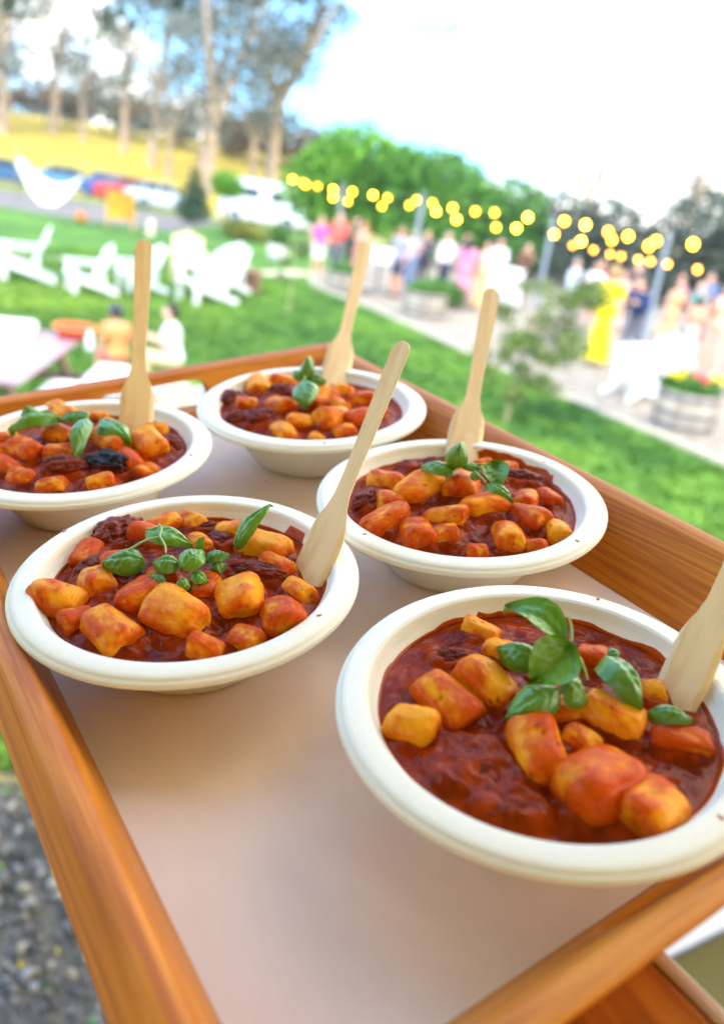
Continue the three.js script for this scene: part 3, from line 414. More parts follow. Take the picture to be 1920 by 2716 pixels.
  const q = rng(5), N = 5200, st = new THREE.InstancedMesh(new THREE.IcosahedronGeometry(1, 1), std(1, 1, 1, 0.9), N), M4 = new THREE.Matrix4(), col = new THREE.Color();
  for (let i = 0; i < N; i++) { const x = -2.3 + q() * 3.2, z = -2.78 + q() * 1.8, s = 0.006 + q() * q() * 0.022; M4.compose(V(x, 0.012 + s * 0.3, z), new THREE.Quaternion().setFromEuler(new THREE.Euler(q() * 6, q() * 6, q() * 6)), V(s * (0.8 + q() * 0.7), s * 0.7, s)); st.setMatrixAt(i, M4); const k = 0.05 + q() * q() * 0.30, w = q(); col.setRGB(k * (1 + 0.25 * w), k * (1 + 0.08 * w), k * (1.05 - 0.3 * w)); if (q() < 0.03) col.setRGB(0.5, 0.42, 0.03); if (q() < 0.03) col.setRGB(0.10, 0.2, 0.04); st.setColorAt(i, col); }
  shade(st); st.name = 'gravel_stones'; st.userData = { kind: 'stuff', label: 'loose grey and brown gravel stones below the tray' }; scene.add(st);
  // grass
  const blade = new THREE.BufferGeometry(); blade.setAttribute('position', new THREE.Float32BufferAttribute([-0.012, 0, 0, 0.012, 0, 0, 0.01, 0.07, 0.02, 0.0, 0, -0.012, 0.004, 0, 0.014, -0.03, 0.06, 0.0, -0.02, 0, 0.01, -0.004, 0, 0.02, 0.0, 0.065, 0.045], 3)); blade.setIndex([0, 1, 2, 3, 4, 5, 6, 7, 8]); blade.computeVertexNormals();
  const GNUM = 90000, gr = new THREE.InstancedMesh(blade, new THREE.MeshStandardMaterial({ color: 0xffffff, roughness: 0.6, side: THREE.DoubleSide }), GNUM); let k = 0;
  const inside = (x, z) => z < -2.78 && x < (z > -3 ? 11 : z < -19.8 ? -0.7 - (-19.8 - z) * 0.55 : lerp(4.2, -0.6, (-9.5 - z) / 10.3)) - 0.05;
  while (k < GNUM) { const z = -2.75 - Math.pow(q(), 1.3) * 21, x = -9 + q() * 14; if (!inside(x, z)) continue; const s = (0.5 + q() * 0.9) * (1 - 0.35 * smoothstep(-z, 4, 18)); M4.compose(V(x, 0, z), new THREE.Quaternion().setFromAxisAngle(V(0, 1, 0), q() * 6.3), V(s * 1.7, s, s * 1.7)); gr.setMatrixAt(k, M4); const n = fbm(x * 0.9, z * 1.1, 7, 3) + fbm(x * 0.25, z * 0.3, 3, 2), c = mix3([0.035, 0.14, 0.007], [0.16, 0.32, 0.022], clamp(0.45 + n + (q() - 0.5) * 0.5, 0, 1)); col.setRGB(...c); gr.setColorAt(k, col); k++; }
  shade(gr); gr.name = 'grass'; gr.userData = { kind: 'stuff', label: 'short green lawn grass between the van and the patio' }; scene.add(gr);
}
function hillY(x, z) { return 5.2 * smoothstep(-z, 57, 100) * smoothstep(-x, -22, 12) + 3.2 * smoothstep(-z, 90, 190); }

// unseen serving van behind the camera, added with its roof to shade the tray
{
  const white = std(0.84, 0.72, 0.42, 0.5);
  struct('added_awning', box(4.6, 0.04, 1.22, 0, CAM_Y + 0.98, -0.03, 0.01), std(0.86, 0.76, 0.56, 0.8));  // added overhead to darken reflections in the food and bounce warm light
  struct('added_van_wall', merge([box(1.5, 3.4, 0.08, -1.9, 1.9, 0.55, 0.01), box(1.5, 3.4, 0.08, 1.9, 1.9, 0.55, 0.01), box(2.3, 1.75, 0.08, 0, 0.98, 0.555, 0.01), box(2.3, 0.35, 0.08, 0, 3.42, 0.555, 0.01)]), white);
  struct('added_van_back_wall', merge([box(5.3, 3.4, 0.06, 0, 1.9, 2.6, 0.01), box(5.3, 0.05, 2.0, 0, 3.6, 1.58, 0.01), box(5.3, 0.05, 1.9, 0, 0.4, 1.6, 0.01)]), std(0.84, 0.62, 0.20, 0.6));  // unseen interior, tinted yellow to bounce warm light onto the bowls
}
{
  const step = thing('step', 'white painted step standing in front of an olive mat, seen past the tray corner', 'step'); step.position.set(1.70, 0, -2.73); step.rotation.y = R(33);
  part('tread', box(1.3, 0.05, 0.36, 0, 0.235, 0, 0.008), std(0.85, 0.86, 0.9, 0.5), step); part('riser', box(1.26, 0.21, 0.03, 0, 0.105, 0.13), std(0.8, 0.82, 0.88, 0.5), step);
  for (const s of [-1, 1]) part('side', box(0.03, 0.21, 0.24, s * 0.615, 0.105, -0.01), std(0.8, 0.82, 0.88, 0.5), step);
  const mat = solo('mat', box(1.5, 0.03, 0.62, 0, 0.03, 0, 0.008), std(0.10, 0.075, 0.012, 0.95), 'olive brown mat on the gravel below the white step', 'mat'); mat.position.set(1.57, 0, -2.08); mat.rotation.y = R(33);
}

// ---------------------------------------------------------------- trees and plants
const leafMat = (side) => new THREE.MeshPhysicalMaterial({ vertexColors: true, roughness: 0.75, side: THREE.DoubleSide });
const foliageMat = leafMat();
const bark = new THREE.MeshStandardMaterial({ map: tex(128, 256, (u, v) => { const s = 0.5 + 0.9 * tile(u, v, 7, 3, 25, 4); return S3(mix3([0.34, 0.24, 0.17], [0.66, 0.50, 0.38], s)); }, true, 2, 3), roughness: 0.9 });
const darkBark = std(0.14, 0.10, 0.07, 0.95), paleBark = std(0.5, 0.40, 0.24, 0.9);
// leaf sprays spread through blobs [x, y, z, rx, ry, rz]; patchy, so that gaps stay open
function crown(blobs, n, size, a, b, seed, gap = 0.1) {
  const q = rng(seed), P = [], C = [], I = [], tot = blobs.reduce((s, k) => s + k[3] * k[4] * k[5], 0), ax = V(), u = V(), w = V();
  for (const [bx, by, bz, rx, ry, rz] of blobs) for (let k = 0, m = Math.round(n * rx * ry * rz / tot); k < m; k++) {
    const t = q() * 6.283, c = q() * 2 - 1, r = Math.pow(q(), 0.42), s = Math.sqrt(1 - c * c), x = bx + rx * r * s * Math.cos(t), y = by + ry * r * c, z = bz + rz * r * s * Math.sin(t);
    const cl = fbm(x * 0.9 / (size * 3) + seed, y * 0.9 / (size * 3), z * 0.9 / (size * 3), 2);
    if (cl < gap - 0.25) continue;
    ax.set(q() - 0.5, q() - 0.2, q() - 0.5).normalize(); u.set(q() - 0.5, q() - 0.5, q() - 0.5).cross(ax).normalize(); w.crossVectors(ax, u);
    const L = size * (0.6 + q() * 0.8), Wd = L * (0.42 + q() * 0.25), o = P.length / 3;
    for (const [i, j, h] of [[-1, 0, 0], [0, -1, 0.16], [1, 0, -0.1], [0, 1, 0.16]]) P.push(x + u.x * i * L + w.x * j * Wd + ax.x * h * L, y + u.y * i * L + w.y * j * Wd + ax.y * h * L, z + u.z * i * L + w.z * j * Wd + ax.z * h * L);
    const cc = mix3(a, b, clamp(0.5 + cl * 1.3 + (q() - 0.5) * 0.5, 0, 1)); for (let i = 0; i < 4; i++) C.push(...cc);
    I.push(o, o + 1, o + 2, o, o + 2, o + 3);
  }
  const g = new THREE.BufferGeometry(); g.setAttribute('position', new THREE.Float32BufferAttribute(P, 3)); g.setAttribute('color', new THREE.Float32BufferAttribute(C, 3)); g.setIndex(I); g.computeVertexNormals(); return g;
}
function tree(name, label, x, z, y, trunks, blobs, n, size, a, b, seed, barkMat, group, gap) {
  const t = thing(name, label, 'tree', group); t.position.set(x, y, z);
  part('trunk', mergeGeometries(trunks.map(([pts, r0, r1]) => tube(pts.map((p) => V(...p)), r0, r1, 8, 12))), barkMat, t);
  part('crown', crown(blobs, n, size, a, b, seed, gap), foliageMat, t); return t;
}
const EA = [0.05, 0.08, 0.08], EB = [0.22, 0.23, 0.18];   // grey green eucalypt leaves
function gum(label, x, z, h, lean, seed, spread = 1, n = 2600, forks = 3, far = false) {
  const q = rng(seed), trunks = [], blobs = [], top = V(lean * h, h * 0.55, (q() - 0.5) * 2), fork = h * (0.22 + q() * 0.14);
  trunks.push([[[0, -0.6, 0], [lean * h * 0.2, h * 0.18, 0], [lean * h * 0.5, fork * 1.25, 0.1], [top.x, top.y, top.z]], h * 0.028, h * 0.008]);
  for (let k = 0; k < forks; k++) { const a = q() * 6.28, r = spread * h * (0.12 + q() * 0.16), e = V(lean * h * 0.9 + Math.cos(a) * r, h * (0.62 + q() * 0.3), Math.sin(a) * r); trunks.push([[[lean * h * 0.42, fork, 0], [lean * h * 0.5 + Math.cos(a) * r * 0.4, fork + (e.y - fork) * 0.4, Math.sin(a) * r * 0.4], e.toArray()], h * 0.016, h * 0.004]); }
  for (let k = 0; k < 20; k++) { const a = q() * 6.28, r = spread * h * (0.03 + q() * 0.27), s = h * (0.04 + q() * 0.075); blobs.push([lean * h * 0.8 + Math.cos(a) * r, h * (0.26 + q() * 0.72), Math.sin(a) * r, s * 1.3, s, s * 1.3]); }
  return tree('eucalyptus_tree', label, x, z, hillY(x, z), trunks, blobs, n, h * (far ? 0.0085 : 0.0125), far ? [0.09, 0.12, 0.13] : EA, far ? [0.26, 0.28, 0.28] : EB, seed, bark, 'eucalyptus trees along the hill', far ? -0.45 : 0.04);  // far crowns get paler leaves, their haze put into the colour
}
gum('tall gum tree at the left picture edge with dark grey leaves', -37.5, -82, 19, 0.02, 101, 1.1, 3400);
gum('gum tree with a pale bent trunk behind the blue car', -34.5, -86, 17, 0.05, 102, 1.0, 2600);
gum('gum tree above the red car with a forked pale trunk', -26, -81, 15, -0.02, 103, 1.0, 2600);
gum('gum tree above the silver car with wide peach coloured limbs', -22.3, -76.8, 16, 0.06, 104, 1.2, 3000, 5);
gum('slender gum tree with a tall straight pale trunk left of the green trees', -15.4, -68, 19, 0.03, 105, 0.75, 2400, 2);
gum('dense grey leaved gum tree just left of the green trees', -11.6, -74, 20, 0.02, 106, 1.15, 4200, 4);
gum('smaller leaning gum tree left of the dense one', -18.6, -79, 15, 0.08, 107, 0.9, 2200);
gum('low tan leaved gum tree at the left edge between two taller ones', -41, -84, 11, 0.03, 120, 1.4, 2400, 4);
gum('low spreading gum tree over the parked blue cars', -30.5, -83, 11, -0.03, 121, 1.5, 2400, 4);
gum('bushy gum tree between the forked one and the silver car', -19.8, -73, 10.5, 0.02, 122, 1.4, 2200, 4);
gum('low gum tree right of the slender straight trunk', -13.4, -76, 12, -0.02, 123, 1.4, 2400, 4);
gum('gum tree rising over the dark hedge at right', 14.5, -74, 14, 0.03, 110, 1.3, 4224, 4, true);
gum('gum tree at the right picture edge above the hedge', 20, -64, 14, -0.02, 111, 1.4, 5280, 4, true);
{
  // leafy branches of a near gum hang into the top left of the view
  const q = rng(77), blobs = [], tr = [[[[0, -0.3, 0], [0.1, 3, 0], [0.4, 6, 0.2], [0.9, 10.5, 0.3]], 0.26, 0.09]];
  for (const [x, y, z, r] of [[3.6, 7.2, -1, 0.8], [2.2, 6.3, 0, 0.75], [4.7, 6.5, -2.0, 0.7], [6.4, 7.5, -3.0, 0.85], [7.6, 8.2, -3.5, 0.8], [1.5, 8, 0, 1.2], [3.0, 8.6, -1, 1.2], [8.6, 8.6, -5, 0.8], [9.9, 8.7, -6, 0.7], [5.4, 8.2, -2, 0.8], [1.0, 5.2, 0.6, 0.7]]) { blobs.push([x, y, z, r * 1.2, r * 0.75, r * 1.1]); tr.push([[[0.4, Math.min(6, y - 1), 0.2], [x * 0.5, y - 0.6, z * 0.5], [x, y, z]], 0.07, 0.02]); }
  tree('eucalyptus_tree', 'near gum tree outside the left edge with sprays of leaves hanging into the sky', -14.6, -27, 0, tr, blobs, 3000, 0.16, [0.03, 0.06, 0.06], [0.13, 0.16, 0.13], 78, bark, 'eucalyptus trees along the hill', 0.16);
}
for (const [x, z, w, h, s, l] of [[-46, -92, 4.5, 5.2, 501, 'olive bush on the hill crest behind the leftmost gum tree'], [-39, -95, 4.2, 4.4, 502, 'brown olive bush on the crest behind the bent gum tree'], [-32.5, -94, 4.6, 5.4, 503, 'dense bush on the crest between the second and third gum trees'], [-27, -92, 3.8, 4.6, 504, 'rusty bush on the crest behind the forked gum tree'], [-21, -90, 4.2, 5.0, 505, 'bush on the crest behind the gum tree with peach limbs'], [-15.5, -88, 3.6, 4.6, 506, 'bush on the crest behind the slender straight gum tree'], [-9.5, -86, 4.2, 4.4, 507, 'bush on the crest behind the dense gum tree']])
  tree('bush', l, x, z, hillY(x, z), [[[[0, -0.3, 0], [0.1, 1, 0], [0, h * 0.6, 0]], 0.16, 0.05]], [[0, h * 0.5, 0, w * 0.8, h * 0.42, w * 0.6], [-w * 0.6, h * 0.35, 0.2, w * 0.6, h * 0.35, w * 0.5], [w * 0.6, h * 0.38, 0, w * 0.6, h * 0.36, w * 0.5]], 1500, 0.3, [0.06, 0.06, 0.03], [0.30, 0.22, 0.12], s, darkBark, 'bushes along the hill crest', 0.05);
const GA = [0.03, 0.13, 0.010], GB = [0.22, 0.50, 0.02];
tree('leafy_tree', 'big round bright green tree behind the guests, left of the light string post', -2.6, -41, 0, [[[[0, -0.2, 0], [0.1, 1.2, 0], [0, 3, 0]], 0.22, 0.1]], [[0.2, 3.1, 0, 3.1, 2.0, 2.6], [-1.4, 2.5, 0.5, 2.0, 1.6, 1.8], [1.7, 2.9, 0.3, 2.2, 1.8, 2.0], [0.0, 4.2, 0, 1.9, 1.3, 1.7], [0, 1.7, 0.4, 2.7, 1.1, 2.2]], 9000, 0.17, GA, GB, 201, darkBark, 'green trees behind the guests', 0.0);
tree('leafy_tree', 'middle green tree behind the light string post', 1.1, -39, 0, [[[[0, -0.2, 0], [0.1, 1.2, 0], [0, 3, 0]], 0.2, 0.1]], [[0, 2.9, 0, 2.5, 1.9, 2.2], [-1.0, 3.5, 0, 1.8, 1.35, 1.6], [1.5, 2.4, 0.2, 1.8, 1.6, 1.7], [0, 1.5, 0.5, 2.6, 1.2, 2.1]], 7500, 0.16, GA, [0.13, 0.34, 0.025], 202, darkBark, 'green trees behind the guests', 0.0);
tree('leafy_tree', 'smaller dark green tree at the right end of the green trees', 4.6, -39, 0, [[[[0, -0.2, 0], [0, 1.2, 0], [0, 2.6, 0]], 0.16, 0.08]], [[0, 2.6, 0, 1.7, 1.5, 1.5], [-1.3, 2.0, 0.3, 1.5, 1.5, 1.3], [0.3, 1.3, 0.4, 2.0, 1.2, 1.5]], 5000, 0.15, GA, [0.10, 0.27, 0.03], 203, darkBark, 'green trees behind the guests', 0.0);
const HA = [0.022, 0.04, 0.03], HB = [0.11, 0.14, 0.09];
for (const [x, z, w, h, s, l] of [[8.4, -37.5, 2.6, 4.0, 301, 'dusky grey green shrub next to the small green tree'], [11.6, -35, 2.6, 4.6, 302, 'tallest dusky shrub under the right gum trees'], [14.6, -33, 2.8, 4.3, 303, 'dusky shrub at the right picture edge'], [7.2, -43, 2.3, 4.2, 304, 'dusky shrub in the second row behind the small green tree']])
  tree('shrub', l, x, z, 0, [[[[0, -0.2, 0], [0.1, 1, 0], [0, 2.4, 0]], 0.14, 0.05]], [[0, h * 0.55, 0, w * 0.8, h * 0.42, w * 0.7], [-w * 0.5, h * 0.35, 0.2, w * 0.6, h * 0.34, w * 0.55], [w * 0.5, h * 0.4, 0, w * 0.6, h * 0.36, w * 0.55], [0, h * 0.2, 0.4, w, h * 0.22, w * 0.6]], 5200, 0.15, HA, HB, s, darkBark, 'dusky shrubs behind the patio', 0.02);
tree('conifer', 'dark green cone shaped conifer beside the road', -10.1, -42, 0, [[[[0, -0.2, 0], [0, 1, 0], [0, 2.2, 0]], 0.1, 0.03]], [[0, 0.65, 0, 0.95, 0.6, 0.95], [0, 1.3, 0, 0.75, 0.6, 0.75], [0, 1.95, 0, 0.45, 0.5, 0.45], [0, 2.4, 0, 0.2, 0.35, 0.2]], 3200, 0.07, [0.02, 0.065, 0.03], [0.07, 0.15, 0.06], 401, darkBark, undefined, -0.1);
tree('small_tree', 'small round bright lime green tree on a thin trunk before the white van', -8.1, -39.5, 0, [[[[0, -0.1, 0], [0.03, 0.8, 0], [0, 1.8, 0]], 0.07, 0.035]], [[0, 2.05, 0, 0.75, 0.6, 0.7], [0.3, 1.85, 0, 0.5, 0.4, 0.5]], 1500, 0.09, [0.07, 0.24, 0.01], [0.22, 0.46, 0.02], 402, darkBark, undefined, -0.1);
tree('shrub', 'low yellow green shrub beside the path, in front of the white van', -6.6, -35.8, 0, [[[[0, -0.1, 0], [0, 0.2, 0], [0, 0.4, 0]], 0.05, 0.02]], [[0, 0.4, 0, 0.9, 0.4, 0.6], [0.8, 0.3, 0.1, 0.6, 0.3, 0.5]], 1400, 0.08, [0.14, 0.18, 0.02], [0.42, 0.38, 0.05], 403, darkBark, undefined, -0.1);
tree('shrub', 'low green hedge under the white high table between the barrels', 1.15, -22.3, 0, [[[[0, -0.1, 0], [0, 0.2, 0], [0, 0.4, 0]], 0.05, 0.02]], [[0, 0.35, 0, 0.8, 0.38, 0.5]], 1300, 0.06, GA, [0.10, 0.26, 0.03], 404, darkBark, undefined, -0.1);
// saplings on the lawn
{
  const q = rng(91), blobs = []; for (let k = 0; k < 46; k++) { const t = q(); blobs.push([0.0 + 0.32 * t + (q() - 0.5) * 1.15, 0.34 + t * 1.42 + (q() - 0.5) * 0.2, (q() - 0.5) * 0.6, 0.11 + q() * 0.1, 0.09 + q() * 0.08, 0.1 + q() * 0.08]); }
  const limbs = blobs.filter((_, i) => i % 3 === 0).map((b) => [[[0.01, Math.max(0.3, b[1] - 0.5), 0], [b[0] * 0.5, b[1] - 0.2, b[2] * 0.5], [b[0], b[1], b[2]]], 0.009, 0.004]);
  tree('sapling', 'young tree with loose olive green leaves on the lawn before the yellow dress', 1.62, -10.35, 0, [[[[0, -0.05, 0], [0.0, 0.5, 0], [0.05, 1.0, 0.01], [0.16, 1.66, 0]], 0.022, 0.008], ...limbs], blobs, 5800, 0.03, [0.04, 0.12, 0.018], [0.24, 0.31, 0.06], 405, paleBark, 'saplings on the lawn', 0.0);
  const b2 = []; for (let k = 0; k < 9; k++) { const t = q(); b2.push([(q() - 0.5) * 0.5, 0.5 + t * 0.9, (q() - 0.5) * 0.4, 0.12, 0.10, 0.12]); }
  tree('sapling', 'thin young tree standing on the lawn left of the guests', -2.05, -16.9, 0, [[[[0, -0.05, 0], [0.02, 0.6, 0], [0, 1.4, 0]], 0.016, 0.006]], b2, 520, 0.04, [0.05, 0.10, 0.02], [0.2, 0.26, 0.08], 406, paleBark, 'saplings on the lawn', 0.05);
}

// ---------------------------------------------------------------- people
const skinTone = [std(0.72, 0.40, 0.27, 0.55), std(0.60, 0.31, 0.19, 0.55), std(0.78, 0.47, 0.34, 0.55)];
function fieldOf(caps, k = 0.035) { return (x, y, z) => { let d = 9; for (const c of caps) { const e = c(x, y, z); d = d > 8 ? e : smin(d, e, k); } return d; }; }
let handGeo;
function hand() { // palm in the xy plane, fingers along -y, thumb towards +x
  if (handGeo) return handGeo;
  const caps = [capsule(-0.016, -0.012, 0, -0.018, -0.075, 0.004, 0.016, 0.013), capsule(0.012, -0.012, 0, 0.016, -0.075, 0.004, 0.017, 0.013), capsule(0, 0.01, 0, 0, -0.05, 0, 0.021, 0.018)];
  const fingers = [[-0.029, 0.052, 0.0070], [-0.010, 0.070, 0.0080], [0.009, 0.076, 0.0084], [0.027, 0.066, 0.0080]];
  const f = fieldOf(caps, 0.015), ch = [];
  for (const [x, L, r] of fingers) ch.push(capsule(x * 0.8, -0.075, 0.004, x, -0.082 - L * 0.42, 0.010, r * 1.1, r), capsule(x, -0.082 - L * 0.42, 0.010, x * 1.02, -0.080 - L * 0.75, 0.026, r, r * 0.92), capsule(x * 1.02, -0.080 - L * 0.75, 0.026, x * 1.0, -0.074 - L * 0.92, 0.042, r * 0.92, r * 0.78));
  ch.push(capsule(0.018, -0.02, 0.005, 0.042, -0.052, 0.018, 0.013, 0.0105), capsule(0.042, -0.052, 0.018, 0.048, -0.085, 0.028, 0.0105, 0.0085));
  const field = (x, y, z) => { let d = f(x, y, z); for (const c of ch) { const e = c(x, y, z); d = smin(d, e, 0.006); } return d; };
  return handGeo = nets(field, [-0.055, -0.165, -0.04], [0.07, 0.045, 0.07], 0.0055);
}
const hairMat = { black: std(0.012, 0.009, 0.008, 0.5), brown: std(0.06, 0.03, 0.014, 0.5), fair: std(0.42, 0.26, 0.10, 0.5), grey: std(0.3, 0.28, 0.26, 0.6) };
const eyeMat = std(0.02, 0.015, 0.012, 0.3), lipMat = std(0.42, 0.12, 0.10, 0.5), shoeMat = std(0.05, 0.045, 0.045, 0.6), paleShoe = std(0.6, 0.5, 0.4, 0.6);
// o: h height, arms ['down' | 'bent' | 'raised'], lean (radians), sit, wear: [top, colour], [bottom, kind, colour]
function person(label, x, z, turn, o, group = 'guests at the party') {
  const s = (o.h ?? 1.7) / 1.7, P = thing('person', label, 'person', group); P.position.set(x, o.y ?? 0, z); P.rotation.y = turn; P.scale.setScalar(s);
  const male = o.male, sw = male ? 0.195 : 0.172, hw = male ? 0.088 : 0.092, lean = o.lean ?? 0, sit = o.sit, hy = sit ? 0.50 : 0.92, q = rng((x * 77 + z * 31) | 0);
  const up = (y) => [0, hy + (y - 0.92) * Math.cos(lean), (y - 0.92) * Math.sin(lean)];           // a point of the spine at standing height y
  const [, cy, cz] = up(1.30), [, ny, nz] = up(1.49), [, sy, sz] = up(1.405), hd = up(1.585), hx = 0.0, stance = o.stance ?? 0.02 + q() * 0.03;
  const J = {}; const skin = [], cap = (a, b, ra, rb) => capsule(...a, ...b, ra, rb);
  const pel = up(0.95), wa = up(1.10);
  const torso = [cap([-0.05, pel[1], pel[2]], [0.05, pel[1], pel[2]], male ? 0.115 : 0.12, male ? 0.115 : 0.12), cap(pel, wa, 0.115, male ? 0.115 : 0.098), cap(wa, [0, cy, cz], male ? 0.115 : 0.098, 0.12), cap([-0.075, cy, cz], [0.075, cy, cz], 0.105, 0.105), cap([-sw + 0.05, sy, sz], [sw - 0.05, sy, sz], 0.058, 0.058)];
  if (!male) torso.push(cap([-0.07, cy - 0.02, cz + 0.075], [0.07, cy - 0.02, cz + 0.075], 0.052, 0.052));
  const neck = cap([0, sy, sz], [0, ny + 0.02, nz + 0.01], 0.055, 0.048);
  const head = [cap([0, hd[1] + 0.035, hd[2] - 0.012], [0, hd[1] - 0.005, hd[2] + 0.006], 0.088, 0.078), cap([0, hd[1] - 0.03, hd[2] + 0.02], [0, hd[1] - 0.07, hd[2] + 0.04], 0.062, 0.044), cap([0, hd[1] + 0.02, hd[2] + 0.085], [0, hd[1] - 0.015, hd[2] + 0.105], 0.009, 0.015), cap([-0.083, hd[1] + 0.015, hd[2]], [-0.086, hd[1] - 0.02, hd[2]], 0.014, 0.011), cap([0.083, hd[1] + 0.015, hd[2]], [0.086, hd[1] - 0.02, hd[2]], 0.014, 0.011)];
  const arms = [], uppers = [], fores = [], wrists = [];
  [-1, 1].forEach((d, i) => {
    const mode = (o.arms ?? ['down', 'bent'])[i], S = [d * sw, sy - 0.01, sz]; let E, Wr;
    if (mode === 'down') { E = [d * (sw + 0.05), sy - 0.28, sz - 0.02]; Wr = [d * (sw + 0.06), sy - 0.53, sz + 0.05]; }
    else if (mode === 'bent') { E = [d * (sw + 0.05), sy - 0.27, sz + 0.0]; Wr = [d * (sw - 0.06), sy - 0.20, sz + 0.23]; }
    else if (mode === 'hip') { E = [d * (sw + 0.15), sy - 0.24, sz - 0.04]; Wr = [d * (sw + 0.0), sy - 0.42, sz + 0.07]; }
    else { E = [d * (sw + 0.07), sy - 0.20, sz + 0.17]; Wr = [d * (sw - 0.02), sy + 0.0, sz + 0.30]; }
    uppers.push([S, E]); fores.push([E, Wr]); wrists.push([d, E, Wr]);
    arms.push(cap(S, E, 0.052, 0.041), cap(E, Wr, 0.041, 0.027));
  });
  const legs = [], thigh = [], shin = [], feet = [];
  for (const d of [-1, 1]) {
    const H = [d * hw, hy, 0], K = sit ? [d * (hw + 0.03), hy + 0.02, 0.42] : [d * (hw + stance * 0.6), 0.5, 0.02 + d * (o.stride ?? 0) * 0.5], A = sit ? [d * (hw + 0.03), 0.085, 0.40] : [d * (hw + stance), 0.085, -0.02 + d * (o.stride ?? 0)];
    thigh.push([H, K]); shin.push([K, A]); feet.push([A, d]);
    legs.push(cap(H, K, 0.086, 0.056), cap(K, [A[0], (K[1] + A[1]) / 2 + 0.04, (K[2] + A[2]) / 2 - 0.015], 0.054, 0.054), cap([A[0], (K[1] + A[1]) / 2 + 0.04, (K[2] + A[2]) / 2 - 0.015], A, 0.052, 0.034), cap(A, [A[0] + d * 0.02, 0.032, A[2] + 0.14], 0.04, 0.03), cap(A, [A[0], 0.035, A[2] - 0.035], 0.036, 0.033));
  }
  const body = fieldOf([...torso, neck, ...head, ...arms, ...legs], 0.03);
  const wide = 0.48, zlo = Math.min(-0.25, sz - 0.25), zhi = Math.max(0.36, hd[2] + 0.2, sit ? 0.65 : 0);
  let bg = nets(body, [-wide, -0.01, zlo], [wide, hd[1] + 0.16, zhi], 0.017);
  const hands = wrists.map(([d, E, W]) => { const dir = V(W[0] - E[0], W[1] - E[1], W[2] - E[2]).normalize(), g = hand().clone(); if (d > 0) g.scale(1, 1, 1); const m = new THREE.Matrix4(), Y = dir.clone().negate(), Z = V(-d, 0, 0.2); Z.addScaledVector(Y, -Z.dot(Y)).normalize(); m.makeBasis(Y.clone().cross(Z), Y, Z); return g.applyMatrix4(m).translate(W[0], W[1], W[2]); });
  bg = mergeGeometries([bg, ...hands]);
  const bodyMesh = part('body', bg, skinTone[o.skin ?? 0], P);
  const infl = (caps, e, k = 0.03) => { const f = fieldOf(caps, k); return (a, b, c) => f(a, b, c) - e; };
  const sleeve = o.sleeve ?? 'short', topCaps = [...torso];
  if (sleeve !== 'none') uppers.forEach(([S, E]) => topCaps.push(cap(S, sleeve === 'short' ? [lerp(S[0], E[0], 0.62), lerp(S[1], E[1], 0.62), lerp(S[2], E[2], 0.62)] : E, 0.056, 0.05)));
  if (sleeve === 'long') fores.forEach(([E, W]) => topCaps.push(cap(E, [lerp(E[0], W[0], 0.93), lerp(E[1], W[1], 0.93), lerp(E[2], W[2], 0.93)], 0.048, 0.036)));
  const neckY = sy + 0.035, lo = [-wide, 0.02, zlo], hi = [wide, neckY + 0.05, zhi], bot = o.bottom;
  const mat = (c, r = 0.85) => std(...c, r);
  const topLow = up(bot === 'dress' || bot === 'gown' ? 0.9 : 0.9)[1], ft = infl(topCaps, 0.016);
  const hem = { dress: 0.46, gown: 0.10, skirt: 0.12, midi: 0.34 }[bot];
  if (bot === 'dress' || bot === 'gown') {
    const cone = capsule(0, up(1.08)[1], up(1.08)[2], 0, hem - 0.12, 0.0, 0.09, bot === 'gown' ? 0.25 : 0.235), base = infl(topCaps, 0.016), hips = infl([...torso], 0.02);
    part('dress', nets((a, b, c) => { const fl = 0.012 * Math.sin(Math.atan2(c, a) * 9) * smoothstep(1.0 - b, 0, 0.5); return Math.max(smin(smin(base(a, b, c), hips(a, b, c), 0.03), b < 1.15 ? cone(a, b, c) + fl : 9, 0.05), b - neckY, hem - b); }, lo, hi, 0.017), mat(o.top), P);
  } else {
    part(male ? 'shirt' : 'top', nets((a, b, c) => Math.max(ft(a, b, c), b - neckY, topLow - b), lo, hi, 0.017), mat(o.top), P);
    if (bot === 'skirt' || bot === 'midi') { const cone = capsule(0, 1.0, 0, 0, hem - 0.1, 0, 0.125, 0.22), hp = infl(torso, 0.02); part('skirt', nets((a, b, c) => Math.max(smin(cone(a, b, c) + 0.01 * Math.sin(Math.atan2(c, a) * 10) * smoothstep(0.9 - b, 0, 0.4), hp(a, b, c), 0.04), b - 1.03, hem - b), lo, [wide, 1.1, zhi], 0.017), mat(o.low), P); }
    else { const cut = bot === 'shorts' ? 0.52 : 0, end = bot === 'shorts' ? (sit ? -1 : 0.55) : 0.075; const lc = [torso[0], torso[1]]; thigh.forEach(([H, K]) => lc.push(cap(H, bot === 'shorts' && sit ? [lerp(H[0], K[0], .8), lerp(H[1], K[1], .8), lerp(H[2], K[2], .8)] : K, 0.09, 0.066))); if (bot !== 'shorts') shin.forEach(([K, A]) => lc.push(cap(K, [A[0], A[1] + 0.02, A[2]], 0.064, 0.052))); const f = infl(lc, 0.014, 0.025), wy = up(1.0)[1]; part(bot === 'shorts' ? 'shorts' : 'trousers', nets((a, b, c) => Math.max(f(a, b, c), b - wy, end - b), lo, [wide, hi[1], zhi], 0.017), mat(o.low), P); }
  }
  const hr = [cap([0, hd[1] + 0.05, hd[2] - 0.028], [0, hd[1] + 0.0, hd[2] - 0.04], 0.094, 0.086)];
